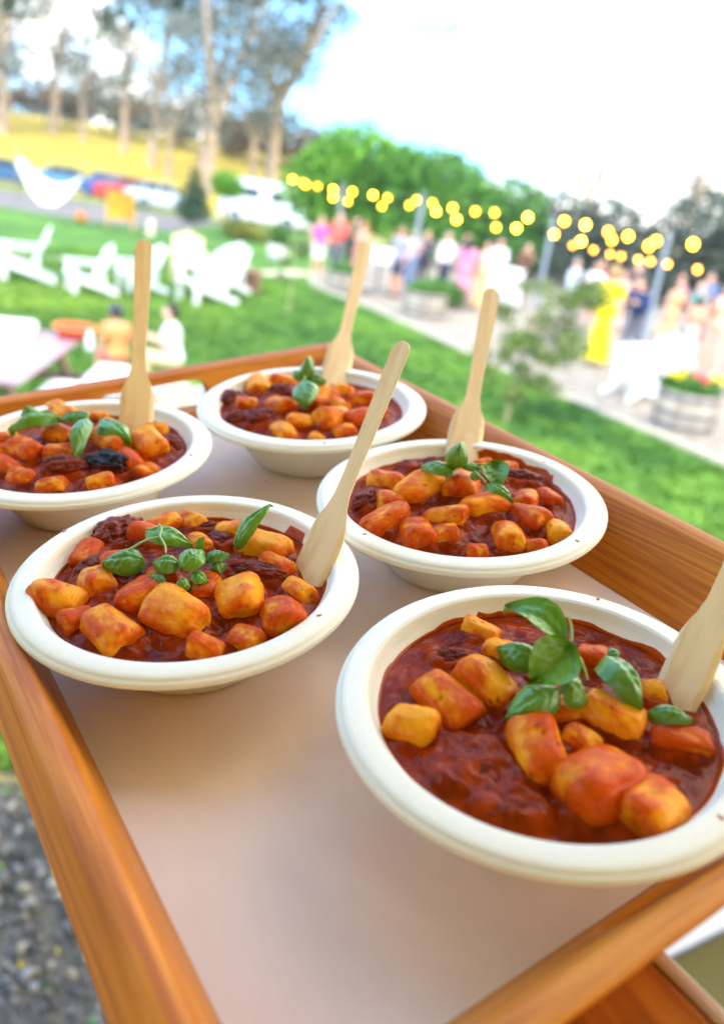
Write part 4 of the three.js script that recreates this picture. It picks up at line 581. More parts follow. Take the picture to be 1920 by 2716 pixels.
  if (o.long) hr.push(cap([0, hd[1], hd[2] - 0.05], [0, sy - 0.06, sz - 0.09], 0.085, 0.075), cap([-0.06, hd[1], hd[2] - 0.02], [-0.09, sy, sz + 0.01], 0.045, 0.035), cap([0.06, hd[1], hd[2] - 0.02], [0.09, sy, sz + 0.01], 0.045, 0.035));
  const hf = fieldOf(hr, 0.03), face = cap([0, hd[1] - 0.03, hd[2] + 0.11], [0, hd[1] + 0.02, hd[2] + 0.11], 0.085, 0.085);
  part('hair', nets((a, b, c) => Math.max(hf(a, b, c), -face(a, b, c)), [-0.2, sy - 0.2, hd[2] - 0.22], [0.2, hd[1] + 0.17, hd[2] + 0.12], 0.0125), hairMat[o.hair ?? 'brown'], P);
  for (const d of [-1, 1]) part('eye', new THREE.SphereGeometry(0.010, 8, 6).translate(d * 0.031, hd[1] + 0.012, hd[2] + 0.073), eyeMat, bodyMesh);
  part('mouth', new THREE.SphereGeometry(0.02, 8, 6).scale(1.1, 0.35, 0.5).translate(0, hd[1] - 0.05, hd[2] + 0.083), lipMat, bodyMesh);
  for (const [A, d] of feet) part('shoe', nets(fieldOf([cap([A[0], 0.04, A[2] - 0.03], [A[0] + d * 0.02, 0.036, A[2] + 0.145], 0.047, 0.038)], 0.02), [A[0] - 0.09, 0.0, A[2] - 0.11], [A[0] + 0.09, 0.1, A[2] + 0.22], 0.013), male ? shoeMat : paleShoe, P);
  if (o.cap) { const g = mergeGeometries([new THREE.SphereGeometry(0.106, 16, 8, 0, 6.3, 0, 1.5).scale(1, 0.9, 1.08).translate(0, hd[1] + 0.045, hd[2] - 0.015), new THREE.CylinderGeometry(0.085, 0.085, 0.01, 16).scale(1, 1, 0.9).translate(0, hd[1] + 0.055, hd[2] + 0.10)]); part('cap', g, mat(o.cap), P); }
  return P;
}
const W = [0.82, 0.82, 0.86], navy = [0.015, 0.035, 0.13], dark = [0.03, 0.03, 0.04];
person('person in a magenta top and white shorts at the left end of the group', -2.35, -25.2, 0.5, { h: 1.68, top: [0.72, 0.10, 0.42], bottom: 'shorts', low: W, hair: 'fair', long: true, arms: ['down', 'hip'] });
person('person in a coral red shirt and grey trousers behind the magenta top', -1.9, -26.3, -0.3, { h: 1.85, male: true, top: [0.68, 0.12, 0.09], sleeve: 'long', bottom: 'trousers', low: [0.14, 0.15, 0.17], hair: 'brown' });
person('person in a salmon pink knee length dress left of the high table', -1.06, -22.85, 1.2, { h: 1.8, top: [0.78, 0.32, 0.26], sleeve: 'none', bottom: 'dress', hair: 'black', arms: ['bent', 'bent'], skin: 1 });
person('person in a grey blue shirt and navy shorts right of the high table', -0.02, -23.1, -0.9, { h: 1.8, male: true, top: [0.33, 0.35, 0.50], bottom: 'shorts', low: [0.03, 0.045, 0.09], hair: 'brown', arms: ['bent', 'down'], skin: 1 });
person('person in a pale pink shirt half hidden behind the leaning post', 0.36, -25.5, -0.5, { h: 1.7, top: [0.80, 0.55, 0.58], bottom: 'trousers', low: [0.07, 0.12, 0.3], hair: 'brown', long: true });
person('person in dark clothes behind the post, left of the white shirt', 0.75, -27.2, 0.2, { h: 1.68, male: true, top: [0.05, 0.06, 0.09], sleeve: 'long', bottom: 'trousers', low: dark, hair: 'brown' });
person('person in a white shirt and dark trousers left of the long pink dress', 1.32, -25.6, 0.7, { h: 1.75, male: true, top: W, sleeve: 'long', bottom: 'trousers', low: [0.03, 0.04, 0.08], hair: 'grey', arms: ['down', 'bent'] });
person('person in a long bright pink dress with black hair', 1.73, -22.8, 2.6, { h: 1.78, top: [0.80, 0.26, 0.47], bottom: 'gown', hair: 'black', long: true, arms: ['down', 'down'], skin: 1 });
person('person in a cream top and long tan skirt right of the pink dress', 2.25, -23.0, -1.1, { h: 1.75, top: [0.80, 0.58, 0.46], sleeve: 'short', bottom: 'skirt', low: [0.66, 0.47, 0.22], hair: 'brown', arms: ['bent', 'down'] });
person('person in a white shirt behind the tan skirt, beside the white round table', 2.9, -26.2, -0.6, { h: 1.78, male: true, top: W, sleeve: 'long', bottom: 'trousers', low: [0.10, 0.10, 0.13], hair: 'brown', arms: ['bent', 'bent'] });
person('person in a pale blue shirt at the left of the yellow dress', 4.7, -23.5, 0.9, { h: 1.62, male: true, top: [0.62, 0.68, 0.85], sleeve: 'long', bottom: 'trousers', low: [0.35, 0.36, 0.42], hair: 'grey' });
person('person in a white blouse just left of the yellow dress', 5.15, -23.0, -0.4, { h: 1.62, top: W, bottom: 'trousers', low: [0.5, 0.36, 0.30], hair: 'brown', long: true, arms: ['bent', 'bent'] });
person('person in a long bright yellow dress seen from behind', 3.95, -16.2, 2.9, { h: 1.84, top: [0.88, 0.66, 0.0], sleeve: 'short', bottom: 'gown', hair: 'fair', long: false, arms: ['down', 'down'] });
person('person in a rose pink blouse right behind the yellow dress', 5.35, -20.9, -1.0, { h: 1.62, top: [0.80, 0.42, 0.46], bottom: 'midi', low: [0.7, 0.5, 0.5], hair: 'brown', long: true, arms: ['bent', 'down'] });
person('person in a navy jacket leaning forward beside the yellow dress', 5.05, -18.0, -0.7, { h: 1.66, male: true, lean: 0.35, top: navy, sleeve: 'long', bottom: 'trousers', low: [0.12, 0.12, 0.16], hair: 'brown', arms: ['bent', 'bent'] });
person('person in an apricot dress right of the navy jacket', 6.1, -19.2, 0.8, { h: 1.66, top: [0.82, 0.42, 0.20], sleeve: 'none', bottom: 'dress', hair: 'brown', long: true, arms: ['down', 'bent'] });
person('person in a teal dress between the two apricot ones', 6.95, -20.2, -0.3, { h: 1.62, top: [0.03, 0.24, 0.24], sleeve: 'none', bottom: 'dress', hair: 'fair', arms: ['bent', 'bent'], skin: 2 });
person('person in an apricot shirt and peach trousers at the right picture edge', 6.5, -17.3, -0.9, { h: 1.78, top: [0.84, 0.46, 0.30], sleeve: 'none', bottom: 'trousers', low: [0.72, 0.42, 0.32], hair: 'fair', long: true, arms: ['bent', 'down'] });
person('person in an orange top and pink skirt in front of the teal dress', 6.05, -17.4, 2.5, { h: 1.45, top: [0.80, 0.35, 0.22], bottom: 'midi', low: [0.78, 0.5, 0.46], hair: 'brown', arms: ['bent', 'bent'] });
person('person in a brown jacket behind the white round table', 3.9, -27.5, 0.4, { h: 1.74, male: true, top: [0.16, 0.08, 0.05], sleeve: 'long', bottom: 'trousers', low: dark, hair: 'black' });
person('person in a black dress far behind the tan skirt', 2.05, -28.2, -0.2, { h: 1.7, top: [0.02, 0.02, 0.025], sleeve: 'none', bottom: 'dress', hair: 'fair', long: true });
person('person in a dark green shirt between the salmon dress and the coral shirt', -1.45, -27.2, 0.3, { h: 1.76, male: true, top: [0.03, 0.12, 0.08], sleeve: 'long', bottom: 'trousers', low: dark, hair: 'brown' });
person('person in a maroon dress behind the yellow dress, under the amber bulbs', 5.6, -24.6, 0.2, { h: 1.68, top: [0.26, 0.03, 0.06], sleeve: 'short', bottom: 'dress', hair: 'black', long: true });
person('person in a charcoal suit behind the navy jacket', 6.3, -23.4, -0.6, { h: 1.78, male: true, top: [0.04, 0.045, 0.06], sleeve: 'long', bottom: 'trousers', low: [0.04, 0.045, 0.06], hair: 'grey' });
person('person in a rose red top behind the apricot dress', 7.4, -23.2, 0.5, { h: 1.66, top: [0.62, 0.25, 0.32], bottom: 'midi', low: [0.20, 0.10, 0.16], hair: 'brown', long: true, arms: ['bent', 'bent'] });
person('person in a denim blue shirt behind the teal dress', 8.3, -23.6, -0.4, { h: 1.76, male: true, top: [0.08, 0.16, 0.34], sleeve: 'long', bottom: 'trousers', low: [0.10, 0.08, 0.06], hair: 'brown' });
person('person in a dark plum skirt and white top at the far right edge', 8.3, -20.2, -0.8, { h: 1.66, top: W, bottom: 'midi', low: [0.12, 0.04, 0.12], hair: 'black', long: true });
person('seated person with black hair and a white shirt at the picnic table', -2.25, -8.95, -1.35, { h: 1.28, sit: true, top: [0.80, 0.84, 0.92], sleeve: 'short', bottom: 'trousers', low: [0.80, 0.62, 0.36], hair: 'black', arms: ['bent', 'bent'], lean: 0.15, y: 0.1, skin: 2 }, 'people at the picnic table');
person('seated person in a navy cap and orange shirt behind the tall fork', -2.85, -8.9, -2.4, { h: 1.2, sit: true, top: [0.70, 0.30, 0.10], sleeve: 'short', bottom: 'shorts', low: [0.5, 0.16, 0.12], hair: 'brown', cap: [0.01, 0.03, 0.12], arms: ['bent', 'bent'], lean: 0.2, y: 0.06 }, 'people at the picnic table');

// ---------------------------------------------------------------- garden furniture
const whitePaint = std(0.86, 0.87, 0.88, 0.45), creamPaint = std(0.80, 0.66, 0.42, 0.5);
function adirondack(label, mat) {
  const c = thing('adirondack_chair', label, 'chair', 'white garden chairs on the lawn');
  const tilt = (g, a, y, z) => g.rotateX(a).translate(0, y, z);
  for (let k = 0; k < 6; k++) part('seat_slat', tilt(box(0.52, 0.018, 0.078, 0, 0, 0, 0.004), 0.22, 0.36 - k * 0.0195, 0.30 - k * 0.087), mat, c);
  for (let k = -2; k <= 2; k++) { const h = 0.80 - Math.abs(k) * 0.055, s = new THREE.Shape(); s.moveTo(-0.045, 0); s.lineTo(0.045, 0); s.lineTo(0.047, h - 0.047); s.absarc(0, h - 0.047, 0.047, 0, Math.PI); s.closePath(); part('back_slat', new THREE.ExtrudeGeometry(s, { depth: 0.018, bevelEnabled: false, curveSegments: 6 }).rotateZ(-k * 0.045).translate(k * 0.1, 0, 0).rotateX(-0.42).translate(0, 0.22, -0.16), mat, c); }
  for (const y of [[0.12, 0.47], [0.46, 0.50]]) part('back_rail', tilt(box(0.5, 0.07, 0.02), -0.42, 0.22 + y[0], -0.20 - y[0] * 0.44), mat, c);
  for (const s of [-1, 1]) {
    part('arm', box(0.13, 0.022, 0.72, s * 0.33, 0.57, 0.02, 0.006), mat, c);
    part('front_leg', box(0.03, 0.56, 0.10, s * 0.285, 0.28, 0.27, 0.004), mat, c);
    part('rear_leg', box(0.03, 0.11, 0.95).rotateX(-0.30).translate(s * 0.255, 0.20, -0.10), mat, c);
    part('arm_post', box(0.03, 0.40, 0.05, s * 0.29, 0.37, -0.26), mat, c);
  }
  return c;
}
const chairA = adirondack('white slatted garden chair at the left picture edge', whitePaint);
const set = (o, x, z, r, s = 1, y = 0) => { o.position.set(x, y, z); o.rotation.y = r; o.scale.setScalar(s); return o; };
set(chairA, -7.1, -16.2, -1.15, 1.12);
set(copyOf(chairA, 'white garden chair second from the left, in profile on the lawn'), -5.7, -15.8, -1.0, 0.98);
set(copyOf(chairA, 'white garden chair partly behind the tall wooden fork'), -5.1, -17.0, -0.9, 1.0);
set(copyOf(chairA, 'nearest white garden chair of the cluster, facing left'), -3.75, -16.8, -0.8, 1.16);
set(copyOf(chairA, 'white garden chair at the back right of the cluster'), -3.75, -18.6, -0.5, 1.14);
const cream = adirondack('cream garden chair at the back left of the cluster', creamPaint); set(cream, -4.75, -19.6, 0.3, 1.15);
set(copyOf(chairA, 'white garden chair by the flower barrel on the patio'), 4.0, -13.4, 2.3, 0.95);
set(copyOf(chairA, 'white garden chair behind the small white patio table'), 4.75, -14.9, -0.7, 0.95);
{
  const log = thing('stool', 'brown wooden log stool right of the white chair cluster', 'stool'); log.position.set(-3.3, 0, -19.6);
  part('seat', new THREE.CylinderGeometry(0.26, 0.27, 0.06, 20).translate(0, 0.45, 0), std(0.34, 0.17, 0.09, 0.8), log); part('trunk', new THREE.CylinderGeometry(0.22, 0.25, 0.42, 16).translate(0, 0.21, 0), std(0.22, 0.11, 0.07, 0.9), log);
  const pt = thing('side_table', 'small round white table between two white chairs on the patio', 'table'); pt.position.set(4.35, 0, -14.1);
  part('table_top', new THREE.CylinderGeometry(0.48, 0.48, 0.03, 28).translate(0, 0.70, 0), whitePaint, pt); part('column', new THREE.CylinderGeometry(0.03, 0.04, 0.68, 10).translate(0, 0.35, 0), whitePaint, pt); part('foot', new THREE.CylinderGeometry(0.2, 0.24, 0.03, 20).translate(0, 0.016, 0), whitePaint, pt);
}
function clothTable(label, x, z, r, h, drop) {
  const t = thing('party_table', label, 'table', undefined); t.position.set(x, 0, z);
  part('column', new THREE.CylinderGeometry(0.035, 0.035, h - 0.04, 10).translate(0, (h - 0.04) / 2, 0), std(0.2, 0.2, 0.2, 0.5, { metalness: 0.6 }), t);
  part('foot', new THREE.CylinderGeometry(r * 0.5, r * 0.55, 0.03, 20).translate(0, 0.017, 0), std(0.2, 0.2, 0.2, 0.5), t);
  const g = new THREE.CylinderGeometry(r, r * 1.02, drop, 64, 6, true), p = g.attributes.position;
  for (let i = 0; i < p.count; i++) { const a = Math.atan2(p.getZ(i), p.getX(i)), k = (drop / 2 - p.getY(i)) / drop, m = 1 + 0.05 * k * Math.sin(a * 11 + 1); p.setX(i, p.getX(i) * m); p.setZ(i, p.getZ(i) * m); }
  g.computeVertexNormals(); const c = solo('tablecloth', mergeGeometries([g.translate(0, h - drop / 2, 0), new THREE.CylinderGeometry(r, r, 0.012, 48).translate(0, h, 0)]), std(0.86, 0.87, 0.9, 0.8), 'white cloth draped over the ' + label.replace('round party ', ''), 'tablecloth'); c.position.set(x, 0, z);
}
clothTable('high round party table between the salmon dress and the grey blue shirt', -0.5, -23.6, 0.62, 1.12, 0.30);
clothTable('round party table right of the tan skirt', 3.05, -24.8, 0.5, 1.06, 0.95);
// half barrel planters built of staves
const staveMats = [std(0.40, 0.34, 0.27, 0.9), std(0.48, 0.42, 0.35, 0.9), std(0.34, 0.28, 0.22, 0.9)], hoopMat = std(0.16, 0.16, 0.17, 0.5, { metalness: 0.7 });
const petal = (c) => std(...c, 0.6);
function barrel(label, x, z, r, h, flowers, seed) {
  const b = thing('barrel_planter', label, 'planter', 'half barrel planters'); b.position.set(x, 0, z); const N = 22;
  const prof = (t) => r * (0.86 + 0.14 * Math.sin((0.25 + 0.62 * t) * Math.PI * 0.9));
  for (let k = 0; k < N; k++) { const g = new THREE.BoxGeometry(1, h, 0.03, 1, 6, 1), p = g.attributes.position; for (let i = 0; i < p.count; i++) { const t = p.getY(i) / h + 0.5, R0 = prof(t); p.setXYZ(i, p.getX(i) * 2 * R0 * Math.tan(Math.PI / N) * 0.985, p.getY(i) + h / 2, p.getZ(i) + R0); } g.computeVertexNormals(); part('stave', g.rotateY(k / N * 2 * Math.PI), staveMats[(k * 7 + seed) % 3], b); }
  for (const t of [0.12, 0.42, 0.86]) part('hoop', new THREE.TorusGeometry(prof(t) + 0.018, 0.012, 6, 40).scale(1, 1, 2.6).rotateX(Math.PI / 2).translate(0, h * t, 0), hoopMat, b);
  part('soil', new THREE.CylinderGeometry(r * 0.9, r * 0.9, 0.02, 24).translate(0, h * 0.9, 0), std(0.05, 0.035, 0.025, 1), b);
  part('foliage', crown([[0, h + 0.06, 0, r * 1.05, 0.15, r * 1.05]], 900, 0.05, [0.03, 0.12, 0.015], [0.12, 0.3, 0.03], seed, -0.2), foliageMat, b);
  for (const [c, px, pz, s, y] of flowers) { const q = rng(seed + px * 100), list = []; for (let k = 0; k < 34; k++) { const a = q() * 6.28, rr = Math.sqrt(q()) * s; list.push(new THREE.SphereGeometry(0.026, 7, 5).scale(1, 0.55, 1).rotateX(q()).translate(px + Math.cos(a) * rr, h + y + (q() - 0.3) * 0.1, pz + Math.sin(a) * rr)); } part('flowers', merge(list), petal(c), b); }
}
barrel('weathered half barrel planter with yellow and red flowers at the right', 4.28, -11.75, 0.42, 0.52, [[[0.90, 0.72, 0.0], -0.30, 0.1, 0.13, 0.2], [[0.80, 0.10, 0.10], 0.04, 0.15, 0.12, 0.17], [[0.90, 0.75, 0.02], 0.34, 0.05, 0.15, 0.19], [[0.85, 0.8, 0.8], -0.05, -0.2, 0.06, 0.3]], 3);
barrel('plain half barrel planter at the lawn edge below the high table', 0.72, -19.9, 0.48, 0.55, [], 5);
barrel('half barrel planter behind the salmon dress at the lawn edge', -1.35, -22.4, 0.42, 0.5, [], 8);
{
  const p = thing('plant_pot', 'white round plant pot with a leafy plant near the path', 'pot'); p.position.set(-3.9, 0, -28);
  part('pot', new THREE.LatheGeometry([[0, 0.01], [0.24, 0.01], [0.34, 0.3], [0.36, 0.56], [0.33, 0.56], [0.31, 0.48], [0, 0.48]].map((q) => new THREE.Vector2(...q)), 32), std(0.78, 0.72, 0.68, 0.6), p); part('foliage', crown([[0, 0.85, 0, 0.34, 0.4, 0.34]], 600, 0.06, GA, [0.12, 0.26, 0.05], 66, -0.1), foliageMat, p);
  const s = thing('signboard', 'orange signboard standing on short legs on the lawn', 'signboard'); s.position.set(-10.4, 0, -32.2); s.rotation.y = 0.35; const om = std(0.85, 0.36, 0.02, 0.6), od = std(0.80, 0.42, 0.08, 0.6);
  part('panel', box(0.88, 0.86, 0.03, 0, 0.82, 0, 0.006), om, s); for (const k of [-1, 1]) { part('leg', box(0.07, 1.34, 0.05, k * 0.47, 0.67, 0, 0.006), od, s); part('brace', rod(V(k * 0.47, 1.1, -0.03), V(k * 0.47, 0, -0.55), 0.025), od, s); } part('top_bar', box(1.0, 0.07, 0.052, 0, 1.30, 0, 0.006), od, s); part('bottom_bar', box(0.88, 0.06, 0.045, 0, 0.36, 0, 0.006), od, s);
  const c = thing('ball', 'small orange red ball lying on the lawn left of the signboard', 'ball'); c.position.set(-12.0, 0.2, -32.6); part('shell', new THREE.SphereGeometry(0.2, 20, 14), std(0.80, 0.22, 0.03, 0.5), c); part('stripe', new THREE.TorusGeometry(0.197, 0.012, 6, 30).rotateX(1.1), std(0.5, 0.08, 0.02, 0.5), c);
  const po = thing('lantern_post', 'short cream bollard lamp right of the orange signboard', 'bollard'); po.position.set(-9.0, 0, -31.3); part('column', new THREE.CylinderGeometry(0.11, 0.13, 0.42, 16).translate(0, 0.21, 0), std(0.8, 0.7, 0.5, 0.6), po); part('top', new THREE.SphereGeometry(0.13, 16, 8, 0, 6.3, 0, 1.6).translate(0, 0.42, 0), std(0.85, 0.78, 0.6, 0.5), po);
}
// hammock
{
  const hm = thing('hammock', 'white cloth hammock slung low between two thin posts, before the cars', 'hammock'); hm.position.set(-16.45, 0, -40.8);
  const post = std(0.18, 0.22, 0.16, 0.8), A = V(-1.3, 1.78, 0.5), B = V(1.3, 1.50, -0.5);
  part('post', rod(V(-1.36, 0, 0.53), V(-1.36, 2.5, 0.53), 0.05, 0.04, 10), post, hm); part('post', rod(V(1.36, 0, -0.53), V(1.36, 2.3, -0.53), 0.05, 0.04, 10), post, hm);
  const g = new THREE.PlaneGeometry(1, 1, 40, 10), p = g.attributes.position;
  for (let i = 0; i < p.count; i++) { const t = p.getX(i) + 0.5, v = p.getY(i), w = 0.4 + 0.35 * Math.sin(Math.PI * t); p.setXYZ(i, lerp(A.x, B.x, t), lerp(A.y, B.y, t) - 1.45 * Math.pow(Math.sin(Math.PI * t), 0.9) + Math.abs(v) ** 2 * 1.0 * Math.sin(Math.PI * t) - v * 0.75 * Math.sin(Math.PI * t) - v * 0.25, lerp(A.z, B.z, t) + v * w * 1.3); }
  const back = g.clone().translate(0, -0.02, 0); g.computeVertexNormals(); back.computeVertexNormals();
  part('cloth', mergeGeometries([g, back]), std(0.88, 0.89, 0.92, 0.85, { side: THREE.DoubleSide }), hm);
  part('rope', mergeGeometries([rod(V(-1.36, 1.86, 0.53), A, 0.02), rod(V(1.36, 1.58, -0.53), B, 0.02)]), std(0.7, 0.68, 0.6, 0.9), hm);
}
// picnic table at the left, in front of the chairs
{
  const t = thing('picnic_table', 'picnic table at the left, mauve sky sheen painted on its top, things on it', 'table'); t.position.set(-3.25, 0, -7.05); t.rotation.y = 0.12; const wm = std(0.40, 0.27, 0.30, 0.35), wd = std(0.30, 0.17, 0.13, 0.6);  // sky reflection on the table put into the mauve plank colour
  for (let k = 0; k < 6; k++) part('table_plank', box(0.142, 0.035, 2.1, -0.36 + k * 0.146, 0.735, 0, 0.005), wm, t);
  for (const z of [-0.75, 0.75]) { part('leg', rod(V(-0.25, 0.7, z), V(-0.5, 0, z), 0.04, 0.04, 6), wd, t); part('leg', rod(V(0.25, 0.7, z), V(0.5, 0, z), 0.04, 0.04, 6), wd, t); part('cross_bar', box(1.4, 0.08, 0.04, 0, 0.40, z), wd, t); }
  for (const s of [-1, 1]) for (let k = 0; k < 2; k++) part('bench_plank', box(0.13, 0.035, 2.1, s * (0.62 + k * 0.138), 0.46, 0, 0.005), wm, t);
  const dish = (name, label, cat, x, y, z, geo, m) => { const o = solo(name, geo, m, label, cat); o.position.set(x, y, z); return o; };
  const basket = thing('basket', 'round red basket with an orange rim on the far end of the picnic table', 'basket'); basket.position.set(-2.98, 0.753, -8.0);
  part('bowl', new THREE.LatheGeometry([[0, 0.0], [0.15, 0.0], [0.2, 0.1], [0.19, 0.1], [0.14, 0.015], [0, 0.015]].map((q) => new THREE.Vector2(...q)), 28), std(0.66, 0.05, 0.03, 0.6), basket); part('rim', new THREE.TorusGeometry(0.197, 0.012, 8, 32).rotateX(1.571).translate(0, 0.1, 0), std(0.82, 0.30, 0.05, 0.6), basket);
  dish('bottle', 'small white bottle next to the red basket', 'bottle', -2.68, 0.753, -7.55, new THREE.LatheGeometry([[0, 0], [0.032, 0], [0.034, 0.1], [0.03, 0.12], [0.012, 0.15], [0.013, 0.18], [0, 0.18]].map((q) => new THREE.Vector2(...q)), 20), std(0.86, 0.87, 0.9, 0.35));
  const cush = (label, x, y, z, w, d, h, c, r) => { const g = new RoundedBoxGeometry(w, h, d, 5, h * 0.46), p = g.attributes.position; for (let i = 0; i < p.count; i++) { const k = 1 - 0.16 * Math.max(Math.abs(p.getX(i)) / w, Math.abs(p.getZ(i)) / d) * 2; p.setY(i, p.getY(i) * k); } g.computeVertexNormals(); const o = solo('cushion', g, std(...c, 0.9), label, 'cushion', 'pale cushions round the picnic table'); o.position.set(x, y, z); o.rotation.y = r; };
  cush('round white cushion on the table at the left picture edge', -3.55, 0.80, -7.75, 0.55, 0.5, 0.12, [0.84, 0.82, 0.80], 0.3);
  cush('big white cushion on the near bench at the left picture edge', -2.62, 0.535, -6.65, 0.30, 0.75, 0.11, [0.86, 0.86, 0.86], 0.12);
  cush('white cushion on the near bench left of the tall fork', -2.50, 0.535, -7.55, 0.30, 0.7, 0.11, [0.86, 0.84, 0.82], 0.12);
  const rug = solo('picnic_rug', new RoundedBoxGeometry(1.5, 0.03, 1.1, 3, 0.012), new THREE.MeshStandardMaterial({ map: tex(128, 128, (u, v) => { const a = (Math.floor(u * 10) + Math.floor(v * 10)) % 2; return S3(a ? [0.82, 0.52, 0.54] : [0.86, 0.74, 0.70]); }, true), roughness: 0.95 }), 'pale pink checked rug on the lawn, glimpsed through the tray handle', 'rug'); rug.position.set(-2.25, 0.02, -9.2); rug.rotation.y = 0.2;
  const bag = solo('bag', new RoundedBoxGeometry(0.26, 0.3, 0.2, 5, 0.09), std(0.02, 0.13, 0.55, 0.6), 'bright blue bag lying right of the seated person', 'bag'); bag.position.set(-1.83, 0.18, -9.2); bag.rotation.set(0.2, 0.4, 0.15);
}
// ---------------------------------------------------------------- parked cars and the white van
const glassDark = std(0.03, 0.045, 0.06, 0.12), tyreMat = std(0.02, 0.02, 0.02, 0.9), rimMat = std(0.5, 0.5, 0.52, 0.35, { metalness: 0.8 });
function car(label, x, z, turn, color, kind = 'car') {
  const c = thing(kind === 'van' ? 'parked_van' : 'parked_car', label, kind, kind === 'van' ? undefined : 'cars parked along the hill'); c.position.set(x, 0, z); c.rotation.y = turn;
  const paint = new THREE.MeshPhysicalMaterial({ color: lin(...color), roughness: 0.35, clearcoat: 0.9, clearcoatRoughness: 0.05 }), van = kind === 'van', L = van ? 5.3 : 4.3, Wd = van ? 2.0 : 1.76;
  const pr = van ? [[-2.6, 0.35], [2.55, 0.35], [2.65, 0.75], [2.5, 1.1], [1.75, 1.3], [1.2, 2.15], [1.0, 2.3], [-2.5, 2.35], [-2.62, 2.2], [-2.65, 0.8]] : [[-2.1, 0.3], [2.08, 0.3], [2.15, 0.55], [2.02, 0.78], [1.0, 0.95], [-1.75, 1.0], [-2.12, 0.9], [-2.15, 0.55]];
  const s = new THREE.Shape(pr.map((p) => new THREE.Vector2(...p))), wx = van ? [1.7, -1.6] : [1.32, -1.28], wr = van ? 0.36 : 0.32;
  part('body', toCreasedNormals(new THREE.ExtrudeGeometry(s, { depth: Wd - 0.16, bevelEnabled: true, bevelThickness: 0.08, bevelSize: 0.06, bevelSegments: 3 }).translate(0, 0, -(Wd - 0.16) / 2), 0.6), paint, c);
  if (!van) {
    const cab = new THREE.Shape([[1.0, 0.96], [0.35, 1.40], [-1.0, 1.43], [-1.75, 1.02]].map((p) => new THREE.Vector2(...p)));
    part('window', new THREE.ExtrudeGeometry(cab, { depth: Wd - 0.36, bevelEnabled: true, bevelThickness: 0.06, bevelSize: 0.04, bevelSegments: 2 }).translate(0, 0, -(Wd - 0.36) / 2), glassDark, c);
    part('roof', box(1.5, 0.05, Wd - 0.34, -0.32, 1.465, 0, 0.02), paint, c);
    for (const k of [-1, 1]) for (const px of [0.3, -0.45, -1.25]) part('pillar', box(0.07, 0.46, 0.03, px, 1.2, k * (Wd / 2 - 0.11)), paint, c);
  } else { for (const k of [-1, 1]) { part('window', box(0.8, 0.55, 0.03, 0.95, 1.66, k * (Wd / 2 + 0.004), 0.01), glassDark, c); part('window', box(1.5, 0.5, 0.03, -0.9, 1.72, k * (Wd / 2 + 0.004), 0.01), glassDark, c); } part('windscreen', box(0.04, 0.95, 1.6, 0, 0, 0, 0.01).rotateZ(0.57).translate(1.56, 1.75, 0), glassDark, c); }
  for (const k of [-1, 1]) for (const px of wx) { const w = part('wheel', new THREE.CylinderGeometry(wr, wr, 0.2, 24).rotateX(Math.PI / 2).translate(px, wr, k * (Wd / 2 - 0.06)), tyreMat, c); part('rim', new THREE.CylinderGeometry(wr * 0.62, wr * 0.62, 0.22, 18).rotateX(Math.PI / 2).translate(px, wr, k * (Wd / 2 - 0.06)), rimMat, w); }
  for (const k of [-1, 1]) { part('headlight', box(0.08, 0.14, 0.34, L / 2 - 0.02, van ? 0.85 : 0.68, k * (Wd / 2 - 0.3), 0.03), std(0.8, 0.82, 0.85, 0.15), c); part('tail_light', box(0.06, 0.14, 0.26, -L / 2 - (van ? 0 : 0.01), van ? 1.0 : 0.8, k * (Wd / 2 - 0.25), 0.02), std(0.45, 0.02, 0.02, 0.3), c); }
  return c;
}
car('dark blue car at the left picture edge behind the hammock', -24.6, -54, 0.35, [0.02, 0.10, 0.24], 'car');
car('second blue car, just right of the one at the left edge', -21.6, -56.5, 0.5, [0.10, 0.26, 0.42]);
car('bright blue car left of the red one', -18.9, -57, 1.3, [0.015, 0.10, 0.42]);
car('red car between the blue and the silver one', -16.6, -53.5, 0.9, [0.62, 0.03, 0.03]);
car('silver white car at the right end of the row, by the road', -13.9, -50.6, 0.5, [0.62, 0.68, 0.80]);
car('white van parked behind the small lime green tree', -7.6, -49.5, -0.35, [0.84, 0.85, 0.88], 'van');

// ---------------------------------------------------------------- posts and strings of lights
const steel = std(0.30, 0.36, 0.44, 0.45, { metalness: 0.3 });
function post(label, x, z, h) { const p = thing('light_post', label, 'post', 'posts that hold the light strings'); p.position.set(x, 0, z); part('pole', new THREE.CylinderGeometry(0.055, 0.065, h, 14).translate(0, h / 2, 0), steel, p); part('foot_plate', new THREE.CylinderGeometry(0.15, 0.15, 0.03, 16).translate(0, 0.02, 0), steel, p); part('hook', new THREE.TorusGeometry(0.06, 0.012, 6, 16).translate(0, h + 0.05, 0), steel, p); }
post('blue grey post rising from the middle of the guests', 0.38, -25, 2.62);
post('blue grey post behind the coral red shirt', -2.2, -29.5, 2.6);
post('thin post left of the yellow dress, behind the sapling', 4.25, -26, 2.55);
post('thin post behind the navy jacket', 6.4, -21.8, 2.5);
post('post at the right picture edge', 7.6, -16.5, 2.6);
const glow = new THREE.MeshStandardMaterial({ color: lin(0.9, 0.7, 0.2), emissive: lin(1, 0.50, 0.006), emissiveIntensity: 16, roughness: 0.4 }), dimGlow = new THREE.MeshStandardMaterial({ color: lin(0.9, 0.6, 0.2), emissive: lin(1, 0.34, 0.02), emissiveIntensity: 8, roughness: 0.4 }), wireMat = std(0.03, 0.03, 0.03, 0.7);
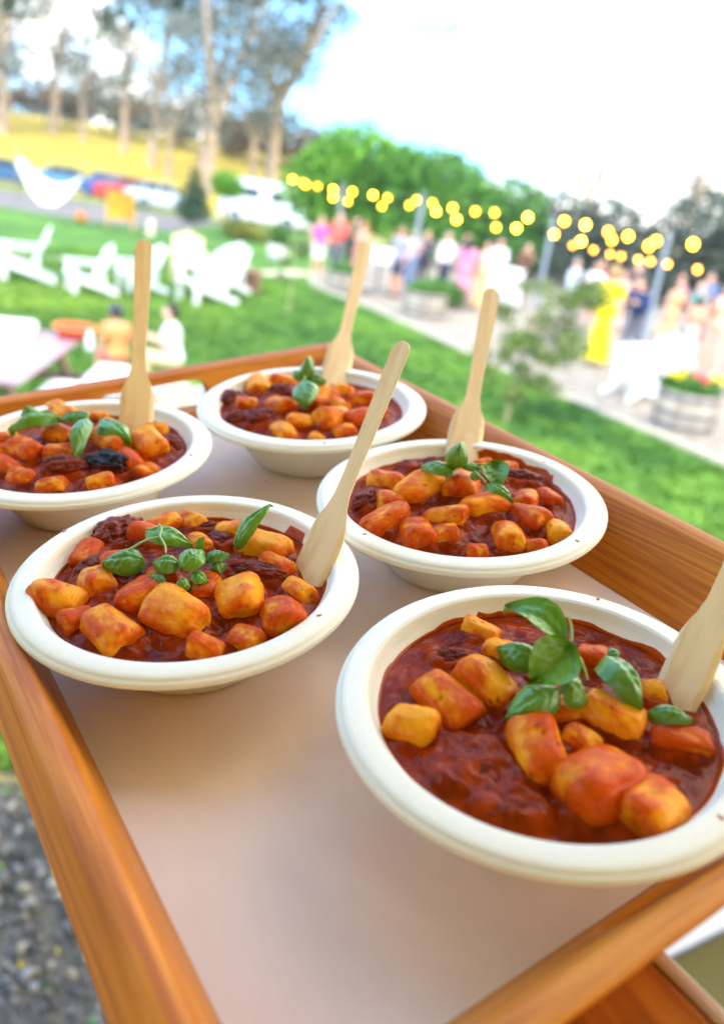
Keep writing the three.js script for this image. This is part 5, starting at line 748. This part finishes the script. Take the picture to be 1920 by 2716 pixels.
const glows = [glow, glow.clone(), glow.clone()]; glows[1].emissiveIntensity = 9; glows[2].emissiveIntensity = 24; glows[2].emissive = lin(1, 0.58, 0.02);
const bulbGeo = new THREE.SphereGeometry(0.05, 14, 10).scale(1, 1.15, 1), socketGeo = new THREE.CylinderGeometry(0.018, 0.022, 0.06, 8);
function lightString(label, pts, n, mat, sag, seed) {
  const g = thing('light_string', label, 'string lights', 'strings of round yellow bulbs over the patio'), q = rng(seed), wires = [], spots = [], legs = pts.length - 1, len = [];
  for (let k = 0; k < legs; k++) len.push(pts[k].distanceTo(pts[k + 1]));
  const tot = len.reduce((a, b) => a + b, 0);
  for (let k = 0; k < legs; k++) { const at = (t) => pts[k].clone().lerp(pts[k + 1], t).add(V(0, -sag * len[k] / 8 * 4 * t * (1 - t), 0)), c = []; for (let i = 0; i <= 12; i++) c.push(at(i / 12)); wires.push(tube(c, 0.008, 0.008, 5, 24)); const m = Math.round(n * len[k] / tot); for (let i = 0; i < m; i++) spots.push(at((i + 0.25 + q() * 0.5) / m)); }
  part('wire', mergeGeometries(wires), wireMat, g);
  for (const p of spots) { const b = part('bulb', bulbGeo, mat === glow ? glows[Math.floor(q() * 3)] : mat, g); b.position.copy(p).add(V(0, -0.1, 0)); const s = part('socket', socketGeo, wireMat, b); s.position.y = 0.07; }
}
lightString('front string of yellow bulbs from the green tree to the right picture edge', [V(-4.7, 2.78, -32.9), V(-1.4, 2.60, -28), V(0.38, 2.62, -25), V(2.35, 2.60, -20.8), V(3.5, 2.62, -18.6), V(4.6, 2.60, -12.0)], 21, glow, 0.16, 4);
lightString('second string of yellow bulbs crossing the first over the guests', [V(-3.9, 2.68, -31.5), V(0.38, 2.52, -25), V(3.1, 2.40, -20.4), V(4.0, 2.50, -16.0), V(5.0, 2.42, -12.5)], 14, glow, 0.36, 9);
lightString('low far string of amber bulbs at the right behind the guests', [V(4.4, 2.05, -26), V(5.35, 1.98, -25.4), V(6.2, 2.0, -21.1), V(6.45, 2.03, -18.9)], 8, dimGlow, 0.06, 6);

renderer.render(scene, camera);
